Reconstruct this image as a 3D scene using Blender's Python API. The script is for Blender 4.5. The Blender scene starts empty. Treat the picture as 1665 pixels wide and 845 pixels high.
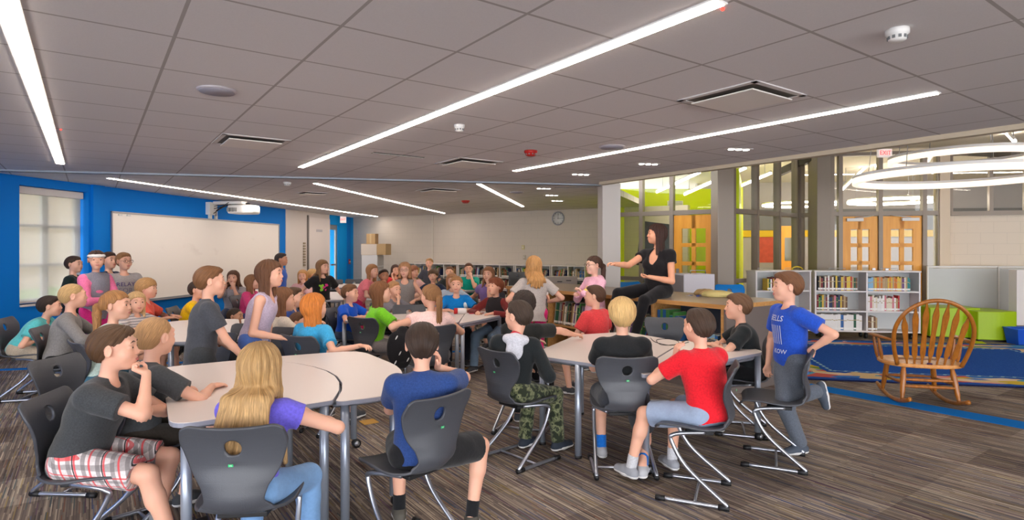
import bpy, math, random
import numpy as np
from mathutils import Vector, Matrix
C = bpy.context.scene.collection
D = bpy.data
rnd = random.Random(7)
F = 955.0; CX = 832.5; HY = 405.0; CAM = 1.5; CEIL = 2.54

# ------------------------------------------------------------ camera, world, exposure
cam_d = D.cameras.new('camera'); cam = D.objects.new('camera', cam_d); C.objects.link(cam)
cam.location = (0, 0, CAM); cam.rotation_euler = (math.pi/2, 0, 0)
cam_d.sensor_width = 36.0; cam_d.lens = F/1665*36.0
cam_d.shift_y = -(422.5-HY)/1665; cam_d.clip_end = 200; cam_d.clip_start = 0.05
bpy.context.scene.camera = cam
w = D.worlds.new('world'); bpy.context.scene.world = w; w.use_nodes = True
w.node_tree.nodes['Background'].inputs[0].default_value = (0.93, 0.95, 1.0, 1)
w.node_tree.nodes['Background'].inputs[1].default_value = 3.4
vs = bpy.context.scene.view_settings
vs.view_transform = 'Standard'; vs.look = 'None'; vs.gamma = 1.0; vs.use_curve_mapping = False
vs.exposure = 1.35
LAMP = 13.0      # emission of the linear ceiling lamps

# ------------------------------------------------------------ helpers
def lin(c):
    return tuple(((v/255.0)/12.92 if v/255.0 <= 0.04045 else ((v/255.0+0.055)/1.055)**2.4) for v in c)
MATS = {}
def mat(name, rgb, rough=0.6, metal=0.0, bump=0.0, bscale=60.0, spec=0.4, var=0.0, vscale=8.0, alpha=None, emit=0.0, sheen=0.0, sss=0.0):
    if name in MATS: return MATS[name]
    m = D.materials.new(name); m.use_nodes = True; nt = m.node_tree; p = nt.nodes['Principled BSDF']
    c = lin(rgb)
    p.inputs['Base Color'].default_value = (*c, 1); p.inputs['Roughness'].default_value = rough
    p.inputs['Metallic'].default_value = metal; p.inputs['Specular IOR Level'].default_value = spec
    if sheen: p.inputs['Sheen Weight'].default_value = sheen
    if sss:
        p.inputs['Subsurface Weight'].default_value = sss; p.inputs['Subsurface Radius'].default_value = (0.02, 0.008, 0.004)
        p.inputs['Subsurface Scale'].default_value = 0.3
    tc = nt.nodes.new('ShaderNodeTexCoord')
    if var:
        n = nt.nodes.new('ShaderNodeTexNoise'); n.inputs['Scale'].default_value = vscale; n.inputs['Detail'].default_value = 4
        nt.links.new(tc.outputs['Object'], n.inputs['Vector'])
        mx = nt.nodes.new('ShaderNodeMix'); mx.data_type = 'RGBA'
        mx.inputs[6].default_value = (*[v*(1-var) for v in c], 1); mx.inputs[7].default_value = (*[min(1, v*(1+var)) for v in c], 1)
        nt.links.new(n.outputs['Fac'], mx.inputs[0]); nt.links.new(mx.outputs[2], p.inputs['Base Color'])
    if bump:
        n = nt.nodes.new('ShaderNodeTexNoise'); n.inputs['Scale'].default_value = bscale; n.inputs['Detail'].default_value = 3
        nt.links.new(tc.outputs['Object'], n.inputs['Vector'])
        b = nt.nodes.new('ShaderNodeBump'); b.inputs['Strength'].default_value = bump; b.inputs['Distance'].default_value = 0.01
        nt.links.new(n.outputs['Fac'], b.inputs['Height']); nt.links.new(b.outputs['Normal'], p.inputs['Normal'])
    if emit:
        p.inputs['Emission Color'].default_value = (*c, 1); p.inputs['Emission Strength'].default_value = emit
    if alpha is not None: p.inputs['Alpha'].default_value = alpha
    MATS[name] = m; return m
def glass_mat(name, tint=(250, 252, 250), refl=0.022):
    if name in MATS: return MATS[name]
    m = D.materials.new(name); m.use_nodes = True; nt = m.node_tree; nt.nodes.clear()
    o = nt.nodes.new('ShaderNodeOutputMaterial'); t = nt.nodes.new('ShaderNodeBsdfTransparent'); g = nt.nodes.new('ShaderNodeBsdfGlossy')
    t.inputs[0].default_value = (*lin(tint), 1); g.inputs['Roughness'].default_value = 0.02
    mx = nt.nodes.new('ShaderNodeMixShader'); mx.inputs[0].default_value = refl
    nt.links.new(t.outputs[0], mx.inputs[1]); nt.links.new(g.outputs[0], mx.inputs[2]); nt.links.new(mx.outputs[0], o.inputs[0])
    MATS[name] = m; return m

def P(px, py, z):                      # a photograph pixel to the point on the level z
    Y = F*(CAM-z)/(py-HY); return Vector(((px-CX)/F*Y, Y, z))
def PY(px, Y): return (px-CX)/F*Y      # x at a distance
def ZY(py, Y): return CAM-(py-HY)/F*Y  # z at a distance

class MB:
    def __init__(s): s.v = []; s.f = []; s.m = []; s.sm = []; s.M = None
    def add(s, vs, fs, mi=0, smooth=False):
        n = len(s.v)
        if s.M is not None: vs = [s.M @ Vector(v) for v in vs]
        s.v += [tuple(v) for v in vs]; s.f += [tuple(i+n for i in f) for f in fs]; s.m += [mi]*len(fs); s.sm += [smooth]*len(fs)
        return s
    def box(s, c, d, rz=0, mi=0):
        x, y, z = d[0]/2, d[1]/2, d[2]/2; ca, sa = math.cos(rz), math.sin(rz); vs = []
        for k in (-z, z):
            for a, b in ((-x, -y), (x, -y), (x, y), (-x, y)):
                vs.append((c[0]+a*ca-b*sa, c[1]+a*sa+b*ca, c[2]+k))
        return s.add(vs, [(3, 2, 1, 0), (4, 5, 6, 7), (0, 1, 5, 4), (1, 2, 6, 5), (2, 3, 7, 6), (3, 0, 4, 7)], mi)
    def b2(s, x0, x1, y0, y1, z0, z1, mi=0): return s.box(((x0+x1)/2, (y0+y1)/2, (z0+z1)/2), (abs(x1-x0), abs(y1-y0), abs(z1-z0)), 0, mi)
    def prism(s, poly, z0, z1, mi=0):
        n = len(poly); vs = [(p[0], p[1], z0) for p in poly]+[(p[0], p[1], z1) for p in poly]
        a = sum(poly[i][0]*poly[(i+1) % n][1]-poly[(i+1) % n][0]*poly[i][1] for i in range(n))
        fs = [tuple(range(n))[::-1], tuple(range(n, 2*n))]+[(i, (i+1) % n, (i+1) % n+n, i+n) for i in range(n)]
        if a < 0: fs = [f[::-1] for f in fs]
        return s.add(vs, fs, mi)
    def tube(s, pts, r, n=10, mi=0, closed=False, flat=1.0):
        pts = [Vector(p) for p in pts]; N = len(pts); vs = []; fs = []
        rs = r if isinstance(r, (list, tuple)) else [r]*N
        up = None
        for i, p in enumerate(pts):
            if closed: t = pts[(i+1) % N]-pts[i-1]
            else: t = pts[min(i+1, N-1)]-pts[max(i-1, 0)]
            t.normalize()
            if up is None:
                up = Vector((0, 0, 1)) if abs(t.z) < 0.9 else Vector((1, 0, 0))
            a = t.cross(up); a.normalize(); b = a.cross(t); up = b
            for k in range(n):
                th = 2*math.pi*k/n
                vs.append(p+a*math.cos(th)*rs[i]+b*math.sin(th)*rs[i]*flat)
        for i in range(N if closed else N-1):
            for k in range(n):
                j = (i+1) % N
                fs.append((i*n+k, i*n+(k+1) % n, j*n+(k+1) % n, j*n+k))
        if not closed: fs += [tuple(range(n))[::-1], tuple(range((N-1)*n, N*n))]
        return s.add(vs, fs, mi, True)
    def lathe(s, prof, c=(0, 0, 0), n=24, mi=0, a0=0, a1=2*math.pi):
        vs = []; fs = []; N = len(prof)
        for (r, z) in prof:
            for k in range(n): th = 2*math.pi*k/n; vs.append((c[0]+r*math.cos(th), c[1]+r*math.sin(th), c[2]+z))
        for i in range(N-1):
            for k in range(n): fs.append((i*n+k, i*n+(k+1) % n, (i+1)*n+(k+1) % n, (i+1)*n+k))
        fs += [tuple(range(n))[::-1], tuple(range((N-1)*n, N*n))]
        return s.add(vs, fs, mi, True)
    def ell(s, c, r, n=16, mi=0):
        vs = []; fs = []; m = n//2
        for i in range(1, m):
            ph = math.pi*i/m
            for k in range(n): th = 2*math.pi*k/n; vs.append((c[0]+r[0]*math.sin(ph)*math.cos(th), c[1]+r[1]*math.sin(ph)*math.sin(th), c[2]+r[2]*math.cos(ph)))
        t = len(vs); vs += [(c[0], c[1], c[2]+r[2]), (c[0], c[1], c[2]-r[2])]
        for i in range(m-2):
            for k in range(n): fs.append((i*n+k, (i+1)*n+k, (i+1)*n+(k+1) % n, i*n+(k+1) % n))
        for k in range(n): fs.append((t, k, (k+1) % n)); fs.append((t+1, (m-2)*n+(k+1) % n, (m-2)*n+k))
        return s.add(vs, fs, mi, True)
    def build(s, name, mats, parent=None, bevel=0, smooth=None, seg=2):
        me = D.meshes.new(name); me.from_pydata(s.v, [], s.f)
        if not isinstance(mats, (list, tuple)): mats = [mats]
        for m in mats: me.materials.append(m)
        me.polygons.foreach_set('material_index', s.m)
        me.polygons.foreach_set('use_smooth', s.sm if smooth is None else [smooth]*len(s.f))
        me.update()
        o = D.objects.new(name, me); C.objects.link(o)
        if parent: o.parent = parent
        if bevel:
            b = o.modifiers.new('bevel', 'BEVEL'); b.width = bevel; b.segments = seg; b.limit_method = 'ANGLE'; b.angle_limit = math.radians(40)
        return o
def thing(name, label, cat, loc=(0, 0, 0), rotz=0, group=None):
    o = D.objects.new(name, None); C.objects.link(o); o.empty_display_size = 0.1
    o.location = loc; o.rotation_euler = (0, 0, rotz); o['label'] = label; o['category'] = cat
    if group: o['group'] = group
    return o
def tag(o, label, cat, group=None, kind=None):
    o['label'] = label; o['category'] = cat
    if group: o['group'] = group
    if kind: o['kind'] = kind
    return o
def struct(o, label=None, cat=None):
    o['kind'] = 'structure'
    if label: o['label'] = label
    if cat: o['category'] = cat
    return o
def sroot(name, loc=(0, 0, 0), rotz=0, label=None, cat=None):
    o = D.objects.new(name, None); C.objects.link(o); o.location = loc; o.rotation_euler = (0, 0, rotz); o['kind'] = 'structure'
    if label: o['label'] = label; o['category'] = cat
    return o
KIDS = {}
def copy_tree(o, parent=None):
    c = o.copy(); C.objects.link(c); c.parent = parent
    for ch in [x for x in o.children]: copy_tree(ch, c)
    return c
def text(s, size, m, parent, loc, rot, name='lettering', ext=0.0008, align='CENTER', sx=1.0):
    cu = D.curves.new('tmp_text', 'FONT'); cu.body = s; cu.size = size; cu.align_x = align; cu.align_y = 'CENTER'; cu.extrude = ext
    cu.resolution_u = 2
    t = D.objects.new('tmp', cu); C.objects.link(t); bpy.context.view_layer.update()
    me = D.meshes.new_from_object(t.evaluated_get(bpy.context.evaluated_depsgraph_get()))
    D.objects.remove(t); me.name = name; me.materials.clear(); me.materials.append(m)
    o = D.objects.new(name, me); C.objects.link(o); o.location = loc; o.rotation_euler = rot; o.scale = (sx, 1, 1)
    if parent: o.parent = parent
    return o
def angle_of(a, b): return math.atan2(b[1]-a[1], b[0]-a[0])

# node helper
class NT:
    def __init__(s, name):
        s.m = D.materials.new(name); s.m.use_nodes = True; s.t = s.m.node_tree; s.p = s.t.nodes['Principled BSDF']
        s.tc = s.t.nodes.new('ShaderNodeTexCoord'); MATS[name] = s.m
    def n(s, typ, **kw):
        x = s.t.nodes.new(typ)
        for k, v in kw.items(): setattr(x, k, v)
        return x
    def l(s, a, b): s.t.links.new(a, b)
    def math(s, op, a, b=None, c=None):
        x = s.t.nodes.new('ShaderNodeMath'); x.operation = op
        for i, v in enumerate((a, b, c)):
            if v is None: continue
            if isinstance(v, (int, float)): x.inputs[i].default_value = v
            else: s.l(v, x.inputs[i])
        return x.outputs[0]
    def mapping(s, vec, scale=(1, 1, 1), rot=(0, 0, 0), loc=(0, 0, 0)):
        x = s.t.nodes.new('ShaderNodeMapping'); x.inputs['Scale'].default_value = scale; x.inputs['Rotation'].default_value = rot; x.inputs['Location'].default_value = loc
        s.l(vec, x.inputs['Vector']); return x.outputs[0]
    def noise(s, vec, scale=1, detail=2, rough=0.5):
        x = s.t.nodes.new('ShaderNodeTexNoise'); x.inputs['Scale'].default_value = scale; x.inputs['Detail'].default_value = detail; x.inputs['Roughness'].default_value = rough
        s.l(vec, x.inputs['Vector']); return x.outputs['Fac']
    def white(s, vec):
        x = s.t.nodes.new('ShaderNodeTexWhiteNoise'); s.l(vec, x.inputs['Vector']); return x.outputs['Value']
    def ramp(s, fac, stops, const=False):
        x = s.t.nodes.new('ShaderNodeValToRGB'); r = x.color_ramp
        if const: r.interpolation = 'CONSTANT'
        while len(r.elements) < len(stops): r.elements.new(0.5)
        for e, (p, c) in zip(r.elements, stops): e.position = p; e.color = (*lin(c), 1)
        s.l(fac, x.inputs[0]); return x.outputs[0]
    def mix(s, fac, a, b, mode='MIX'):
        x = s.t.nodes.new('ShaderNodeMix'); x.data_type = 'RGBA'; x.blend_type = mode
        for i, v in ((0, fac), (6, a), (7, b)):
            if isinstance(v, (int, float)): x.inputs[i].default_value = v
            elif isinstance(v, tuple): x.inputs[i].default_value = (*lin(v), 1)
            else: s.l(v, x.inputs[i])
        return x.outputs[2]
    def sep(s, vec):
        x = s.t.nodes.new('ShaderNodeSeparateXYZ'); s.l(vec, x.inputs[0]); return x.outputs
    def comb(s, x_, y_, z_=0.0):
        x = s.t.nodes.new('ShaderNodeCombineXYZ')
        for i, v in enumerate((x_, y_, z_)):
            if isinstance(v, (int, float)): x.inputs[i].default_value = v
            else: s.l(v, x.inputs[i])
        return x.outputs[0]
    def bump(s, h, strength=0.3, dist=0.005):
        x = s.t.nodes.new('ShaderNodeBump'); x.inputs['Strength'].default_value = strength; x.inputs['Distance'].default_value = dist
        s.l(h, x.inputs['Height']); s.l(x.outputs[0], s.p.inputs['Normal'])
    def base(s, c): s.l(c, s.p.inputs['Base Color'])
    def rough(s, v): s.p.inputs['Roughness'].default_value = v

AANG = math.atan2(0.813, -0.582)        # direction A (world angle) : 125.6 deg
A = Vector((math.cos(AANG), math.sin(AANG))); A2 = Vector((-A.y, A.x))*-1  # A2 goes right and away

def carpet_mat():
    t = NT('carpet_striped'); o = t.mapping(t.tc.outputs['Object'], rot=(0, 0, -AANG))
    x, y, z = t.sep(o)                                       # x along the stripes, y across
    rows = t.math('FLOOR', t.math('MULTIPLY', y, 150)); dash = t.math('FLOOR', t.math('MULTIPLY', t.math('ADD', x, t.math('MULTIPLY', t.white(t.comb(rows, 3.0)), 5.0)), 5.0))
    r1 = t.white(t.comb(rows, dash)); rowr = t.white(t.comb(rows, 11.0))
    k = t.math('ADD', t.math('MULTIPLY', r1, 0.55), t.math('MULTIPLY', rowr, 0.45))
    c = t.ramp(k, [(0, (94, 87, 88)), (0.25, (120, 112, 110)), (0.45, (140, 131, 126)), (0.6, (160, 150, 141)), (0.75, (182, 172, 160)), (0.92, (214, 204, 188))])
    acc = t.white(t.comb(rows, dash, 5.0))
    hue = t.ramp(t.white(t.comb(rows, 21.0, 4.0)), [(0, (60, 92, 150)), (0.3, (168, 148, 74)), (0.5, (108, 74, 118)), (0.72, (64, 108, 122)), (0.86, (150, 92, 66))], True)
    c = t.mix(t.math('MULTIPLY', t.math('GREATER_THAN', acc, 0.84), 0.55), c, hue)
    big = t.noise(t.mapping(o, scale=(1.2, 2.5, 1)), 1.0, 3)
    tl = t.white(t.comb(t.math('FLOOR', t.math('MULTIPLY', x, 2.0)), t.math('FLOOR', t.math('MULTIPLY', y, 2.0)), 9.0))
    sh = t.math('ADD', t.math('MULTIPLY', big, 0.5), t.math('MULTIPLY', tl, 0.22))
    c = t.mix(1.0, c, t.ramp(sh, [(0.15, (165, 155, 150)), (0.6, (255, 250, 242))]), 'MULTIPLY')
    # plain darker carpet beyond the blue line along the left wall
    t.base(c); t.rough(0.95); t.p.inputs['Specular IOR Level'].default_value = 0.1
    t.bump(r1, 0.35, 0.003)
    return t.m
def ceil_mat():
    t = NT('ceiling_tile_grid'); o = t.mapping(t.tc.outputs['Object'], rot=(0, 0, -AANG))
    x, y, z = t.sep(o); S = 0.6175
    p0 = P(742.4, 84.4, CEIL); q = Matrix.Rotation(-AANG, 2) @ Vector((p0.x, p0.y))
    def line(v, off):
        f = t.math('FRACT', t.math('ADD', t.math('DIVIDE', t.math('SUBTRACT', v, off), S), 100.0))
        return t.math('LESS_THAN', t.math('MINIMUM', f, t.math('SUBTRACT', 1.0, f)), 0.0135)
    g = t.math('MAXIMUM', line(x, q.x), line(y, q.y))
    n = t.noise(t.tc.outputs['Object'], 160, 2)
    c = t.mix(g, t.ramp(n, [(0.2, (214, 210, 210)), (0.8, (221, 217, 217))]), (172, 166, 163))
    t.base(c); t.rough(0.9); t.p.inputs['Specular IOR Level'].default_value = 0.15
    t.bump(t.math('SUBTRACT', 1.0, g), 0.35, 0.01)
    return t.m
def block_mat(name, rgb, ang=0.0):
    t = NT(name); b = t.n('ShaderNodeTexBrick'); v = t.mapping(t.tc.outputs['Object'], rot=(0, 0, -ang)); x, y, z = t.sep(v)
    t.l(t.comb(x, z), b.inputs['Vector']); b.inputs['Scale'].default_value = 1.0
    b.inputs['Brick Width'].default_value = 0.4; b.inputs['Row Height'].default_value = 0.2; b.inputs['Mortar Size'].default_value = 0.004
    b.inputs['Color1'].default_value = (*lin(rgb), 1); b.inputs['Color2'].default_value = (*lin(rgb), 1); b.inputs['Mortar'].default_value = (*lin([v*0.95 for v in rgb]), 1)
    t.base(b.outputs['Color']); t.rough(0.7); t.bump(t.math('SUBTRACT', 1.0, b.outputs['Fac']), 0.25, 0.006)
    return t.m
def wood_mat(name, c0, c1, scale=9, rough=0.4, axis=2):
    t = NT(name); sc = [scale]*3; sc[axis] = scale*0.09
    n = t.noise(t.mapping(t.tc.outputs['Object'], scale=tuple(sc)), 3.0, 5, 0.6)
    t.base(t.ramp(n, [(0.3, c0), (0.7, c1)])); t.rough(rough); return t.m

M_carpet = carpet_mat(); M_ceil = ceil_mat()
M_blue = mat('wall_paint_blue', (0, 118, 208), 0.6, spec=.15, var=0.03, vscale=2)
M_blue2 = mat('wall_paint_bright_blue', (0, 150, 230), 0.6, spec=.15)
M_white = mat('white_paint', (216, 206, 200), 0.6)
M_alum = mat('brushed_aluminium', (170, 172, 178), 0.35, 0.85)
M_frame = mat('storefront_frame_taupe', (138, 126, 114), 0.45, 0.2)
M_glass = glass_mat('clear_glass')
M_dark = mat('black_plastic', (28, 28, 30), 0.45)
M_lamp = mat('lamp_diffuser', (255, 240, 226), 0.5, emit=LAMP)
M_lampdim = mat('ring_diffuser', (255, 238, 218), 0.5, emit=.40)
M_beige = mat('soffit_beige', (196, 182, 158), 0.6)
M_metal = mat('chair_steel', (176, 180, 190), 0.28, 0.9)
M_lime = mat('wall_paint_lime', (208, 222, 0), 0.55)
M_base = mat('rubber_base', (62, 54, 50), 0.6)
M_red = mat('red_plastic', (170, 30, 24), 0.4)
M_offw = mat('offwhite_plastic', (222, 220, 216), 0.4)
# ------------------------------------------------------------ room
def wl(Y): return Vector((-8.214+0.151*Y, Y))          # the left wall line
LROT = math.atan2(1, 0.151)
def wall_mb(a, b, z0, z1, th=0.12, side=1):
    a = Vector(a[:2]); b = Vector(b[:2]); d = (b-a).normalized(); n = Vector((-d.y, d.x))*th*side
    m = MB(); m.prism([a, b, b+n, a+n], z0, z1); return m
def wall(name, a, b, z0, z1, m, th=0.12, side=1, label=None, cat=None):
    return struct(wall_mb(a, b, z0, z1, th, side).build(name, m), label, cat)
# edge of the low ceiling (along A), from the column to behind the camera
E0 = P(1000, 292, CEIL); E0 = Vector((E0.x, E0.y)); E1 = Vector((4.22, 4.84)); Edir = (E1-E0).normalized(); E2 = E0+Edir*16
W0 = wl(-4.0)
B0 = Vector((PY(585, 19.3), 19.3)); B1 = Vector((PY(976, 14.93), 14.93)); Bd = (B1-B0).normalized()
fl = MB(); fl.b2(-12, 22, -6, 24, -0.1, 0); struct(fl.build('floor', M_carpet), 'striped grey and tan carpet tile floor', 'floor')
BX = B1+Bd*6
c = MB(); c.prism([(W0.x-0.3, -4), tuple(E2), tuple(E0), (1.62, 10.2), (BX.x*0+3.2, 14.2), (B1+Vector((.5, .5)))[:], (B0.x-1.5, 20.4)], CEIL, CEIL+0.12)
struct(c.build('ceiling', M_ceil), 'grey suspended tile ceiling with a square grid', 'ceiling')
# soffit edge
d = Edir; n = Vector((-d.y, d.x))*0.10
if n.x < 0: n = -n
s = MB(); s.prism([tuple(E0-d*0.35), tuple(E2), tuple(E2+n), tuple(E0-d*0.35+n)], CEIL-0.045, CEIL+1.3); struct(s.build('trim_1', M_beige))
# left wall with window opening, split in solid pieces; one mesh
wY0, wY1, wz0, wz1 = 8.30, 9.42, 0.71, 2.41
lw = MB()
def seg(m, Ya, Yb, z0, z1, off=0.0, th=0.3):
    a, b = wl(Ya), wl(Yb); d = (b-a).normalized(); n = Vector((-d.y, d.x))
    m.prism([a+n*off, b+n*off, b+n*(off+th), a+n*(off+th)], z0, z1)
seg(lw, -4, wY0, 0, CEIL); seg(lw, wY1, 15.3, 0, CEIL); seg(lw, wY0, wY1, 0, wz0); seg(lw, wY0, wY1, wz1, CEIL)
struct(lw.build('wall_left', M_blue), 'saturated blue painted wall', 'wall')
pl = MB(); seg(pl, 9.46, 9.68, 0, CEIL, -0.05, 0.049); struct(pl.build('trim_2', M_blue))
bb = MB(); seg(bb, -4, 15.3, 0, 0.10, -0.013, 0.012); struct(bb.build('baseboard_left', M_base))
# window with roller shade
win = sroot('window_1', label='window with a light roller shade in the blue wall', cat='window')
fr = MB()
for (ya, yb, z0, z1) in ((wY0, wY0+.05, wz0, wz1), (wY1-.05, wY1, wz0, wz1), (8.82, 8.92, wz0, wz1), (wY0, wY1, wz0, wz0+.06), (wY0, wY1, wz1-.06, wz1), (wY0, wY1, 1.83, 1.87), (wY0, wY1, 1.245, 1.285)):
    seg(fr, ya, yb, z0, z1, 0.20, 0.05)
fr.build('window_frame', mat('window_frame_white', (225, 225, 225), 0.5), win)
g = MB(); seg(g, wY0+.01, wY1-.01, wz0+.02, wz1-.02, 0.222, 0.006); g.build('window_glass', M_glass, win)
s = MB(); seg(s, wY0, wY1, wz0-.03, wz0, -0.03, 0.20); s.build('window_sill', M_white, win, 0.004)
t = NT('shade_fabric'); t.t.nodes.remove(t.p)
tr = t.n('ShaderNodeBsdfTransparent'); tl = t.n('ShaderNodeBsdfTranslucent'); df = t.n('ShaderNodeBsdfDiffuse'); tl.inputs[0].default_value = (.56, .53, .51, 1); df.inputs[0].default_value = (.6, .57, .55, 1)
m1 = t.n('ShaderNodeMixShader'); m1.inputs[0].default_value = .5; t.l(tl.outputs[0], m1.inputs[1]); t.l(df.outputs[0], m1.inputs[2])
m2 = t.n('ShaderNodeMixShader'); m2.inputs[0].default_value = .52; t.l(m1.outputs[0], m2.inputs[1]); tr.inputs[0].default_value = (.75, .75, .74, 1); t.l(tr.outputs[0], m2.inputs[2]); t.l(m2.outputs[0], t.t.nodes['Material Output'].inputs[0])
sh = thing('roller_shade', 'translucent roller shade pulled down over the window in the blue wall', 'window shade')
s = MB(); seg(s, wY0+.02, wY1-.03, wz0+.03, wz1-.03, 0.12, 0.003); s.build('shade_fabric', t.m, sh)
s = MB(); seg(s, wY0+.005, wY1-.02, wz1-.11, wz1-.005, 0.07, 0.10); s.build('shade_cassette', M_white, sh, .01)
s = MB(); seg(s, wY0+.02, wY1-.03, wz0+.01, wz0+.035, 0.112, 0.018); s.build('hem_bar', M_white, sh)
# outdoors: lawn and a brick building
o = MB(); o.b2(-60, -9, -10, 60, -0.4, -0.3); tag(o.build('lawn', mat('lawn_grass', (104, 130, 70), 0.9, var=.3, vscale=3)), 'green lawn seen through the shaded window', 'grass', kind='stuff')
o = MB(); o.b2(-30, -22, 4, 40, -0.3, 6); hb = thing('school_wing', 'tan brick building faintly seen through the window shade', 'building'); o.build('wall', block_mat('tan_brick', (170, 148, 128)), hb)
o = MB(); o.box((-21.98, 22, 1.2), (.06, 2.5, 2.2)); o.build('window', M_dark, hb)

# the white folding partition wall, then a blue alcove with the exit door
pw = MB(); seg(pw, 15.3, 17.75, 0, CEIL, -0.02, .3); struct(pw.build('wall_left_panel', M_white), 'white wall panels past the whiteboard', 'wall')
pp = thing('partition_stack', 'white folding wall panel with dark jamb line next to the blue exit alcove', 'folding wall')
s = MB(); seg(s, 16.45, 17.7, 0.02, 2.40, -0.06, 0.035); s.build('panel', mat('panel_white', (226, 216, 212), .5), pp, .004)
s = MB(); seg(s, 16.38, 16.43, 0.02, 2.45, -0.06, 0.035); s.build('jamb', mat('jamb_grey', (120, 112, 108), .5), pp)
s = MB()
for k in range(9): seg(s, 16.16, 16.27, 1.04+k*.075, 1.085+k*.075, -0.045, 0.02)
s.build('catch_plate', mat('catch_tan', (150, 134, 110), .5), pp)
s = MB(); seg(s, 16.85, 17.2, 2.0, 2.07, -0.07, 0.008); s.build('vision_slot', mat('pale_mark', (190, 184, 190), .4), pp)
bw = MB()
a = wl(17.75); b = wl(18.6); cc = wl(20.3)
seg(bw, 18.35, 20.3, 0, CEIL, -0.02, .3)
seg(bw, 17.75, 18.35, 2.25, CEIL, -0.02, .3)
struct(bw.build('wall_alcove', M_blue2), 'bright blue alcove wall with the exit door', 'wall')
dk = MB(); seg(dk, 18.95, 19.25, 0, CEIL, -0.03, .008); struct(dk.build('trim_3', M_blue))
dr = sroot('door_1', label='glazed exit door in the blue alcove', cat='door')
s = MB()
for (ya, yb, z0, z1) in ((17.75, 17.85, 0, 2.25), (18.25, 18.35, 0, 2.25), (17.85, 18.25, 0, .25), (17.85, 18.25, 2.1, 2.25)): seg(s, ya, yb, z0, z1, .02, .05)
s.build('door_frame', mat('door_frame_grey', (150, 155, 160), .4, .4), dr)
s = MB(); seg(s, 17.85, 18.25, .25, 2.1, .04, .006); s.build('door_glass', M_glass, dr)
s = MB(); seg(s, 17.87, 18.23, 1.0, 1.05, -.02, .03); s.build('push_bar', M_alum, dr)
# back wall
M_block = block_mat('painted_block', (206, 196, 184), math.atan2(Bd.y, Bd.x))
struct(wall_mb(B0-Bd*.8, B1+Bd*2.2, 0, CEIL, .2).build('wall_back', M_block), 'warm grey painted block wall behind the low book shelves', 'wall')
s = MB(); q = B0+Bd*((709-585)/(976-585)*1.12*(B1-B0).length*0+3.05); a0 = math.atan2(Bd.y, Bd.x)
nb = Vector((Bd.y, -Bd.x)); q = q+nb*.012
s.box((q.x, q.y, 1.55), (.035, .02, 1.96), a0); tag(s.build('cable_raceway', mat('raceway', (214, 206, 194), .6)), 'slim vertical cable raceway on the block wall', 'cable cover')
# wall end column by the glass room
cl = MB(); cl.b2(1.43, 1.72, 9.3, 9.8, 0, CEIL); struct(cl.build('wall_column', mat('column_white', (196, 190, 184), .6), None, .01), 'white square column beside the lime room', 'column')
s = MB(); s.prism([(1.45, 9.8), (1.60, 9.8), (1.98, 11.38), (1.83, 11.38)], 0, CEIL); struct(s.build('wall_partition', M_white))
# partition track across the ceiling
ta = P(-40, 274, CEIL-.0); tb = P(978, 299.5, CEIL)
d = Vector((tb.x-ta.x, tb.y-ta.y)).normalized(); n = Vector((-d.y, d.x))
s = MB(); a = Vector((ta.x, ta.y)); b = Vector((tb.x, tb.y)); s.prism([a, b, b+n*.11, a+n*.11], CEIL-.022, CEIL+.01)
struct(s.build('trim_4', mat('track_grey', (140, 146, 156), .4, .3)))
s = MB(); s.prism([a+n*.03, b+n*.03, b+n*.08, a+n*.08], CEIL-.024, CEIL-.02); struct(s.build('trim_5', M_dark))
# blue inlay under the track, blue inlay on the right, lime inlay
M_inb = mat('carpet_inlay_blue', (10, 110, 190), .95, bump=.3, bscale=400, spec=.1); M_inl = mat('carpet_inlay_lime', (196, 206, 40), .95, spec=.1)
def inlay(name, a, b, wd, m):
    a = Vector(a[:2]); b = Vector(b[:2]); d = (b-a).normalized(); n = Vector((-d.y, d.x))*wd
    s = MB(); s.prism([a, b, b+n, a+n], 0, .003); return struct(s.build(name, m))
inlay('trim_6', P(-10, 603, 0), P(880, 567, 0), .13, M_inb)
inlay('trim_7', P(1300, 629, 0), P(1760, 715, 0), .26, M_inb)
inlay('trim_8', P(1612, 563, 0), P(1560, 535, 0), .2, M_inl)

# ------------------------------------------------------------ library side: storefronts, glass rooms
HZ = 3.35
hc = MB(); hc.prism([tuple(E0-Edir*.5), tuple(E2), (22, -4), (22, 22), (2.2, 22)], HZ, HZ+.1); struct(hc.build('ceiling_library', mat('high_ceiling', (230, 222, 206), .8)), 'high pale ceiling over the library side', 'ceiling')
SF = {'n': 2}
def storefront(pa, pb, ztop, mull, zbars=(2.16,), zlow=None, skip=(), label=''):
    a = Vector(pa); b = Vector(pb); L = (b-a).length; r = math.atan2((b-a).y, (b-a).x)
    root = sroot('window_%d' % SF['n'], (a.x, a.y, 0), r, label, 'glazed partition'); SF['n'] += 1
    xs = [0]+list(mull)+[L]
    f = MB()
    for x in xs: f.b2(x-.035, x+.035, -.06, .06, 0, ztop)
    f.b2(0, L, -.06, .06, ztop-.06, ztop); f.b2(0, L, -.06, .06, 0, .12)
    for z in zbars: f.b2(0, L, -.055, .055, z-.04, z+.04)
    for i in range(len(xs)-1):
        if zlow and i not in skip: f.b2(xs[i], xs[i+1], -.055, .055, zlow-.035, zlow+.035)
    f.build('frame', M_frame, root)
    for i in range(len(xs)-1):
        for (z0, z1) in ((.12, 2.12), (2.20, ztop-.06)):
            if i in skip and z0 < 1: continue
            g = MB(); g.b2(xs[i]+.035, xs[i+1]-.035, -.004, .004, z0, z1); g.build('pane', M_glass, root)
    return root
M_door = wood_mat('door_maple', (226, 150, 40), (240, 168, 56), 6, .4, 2)
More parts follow.
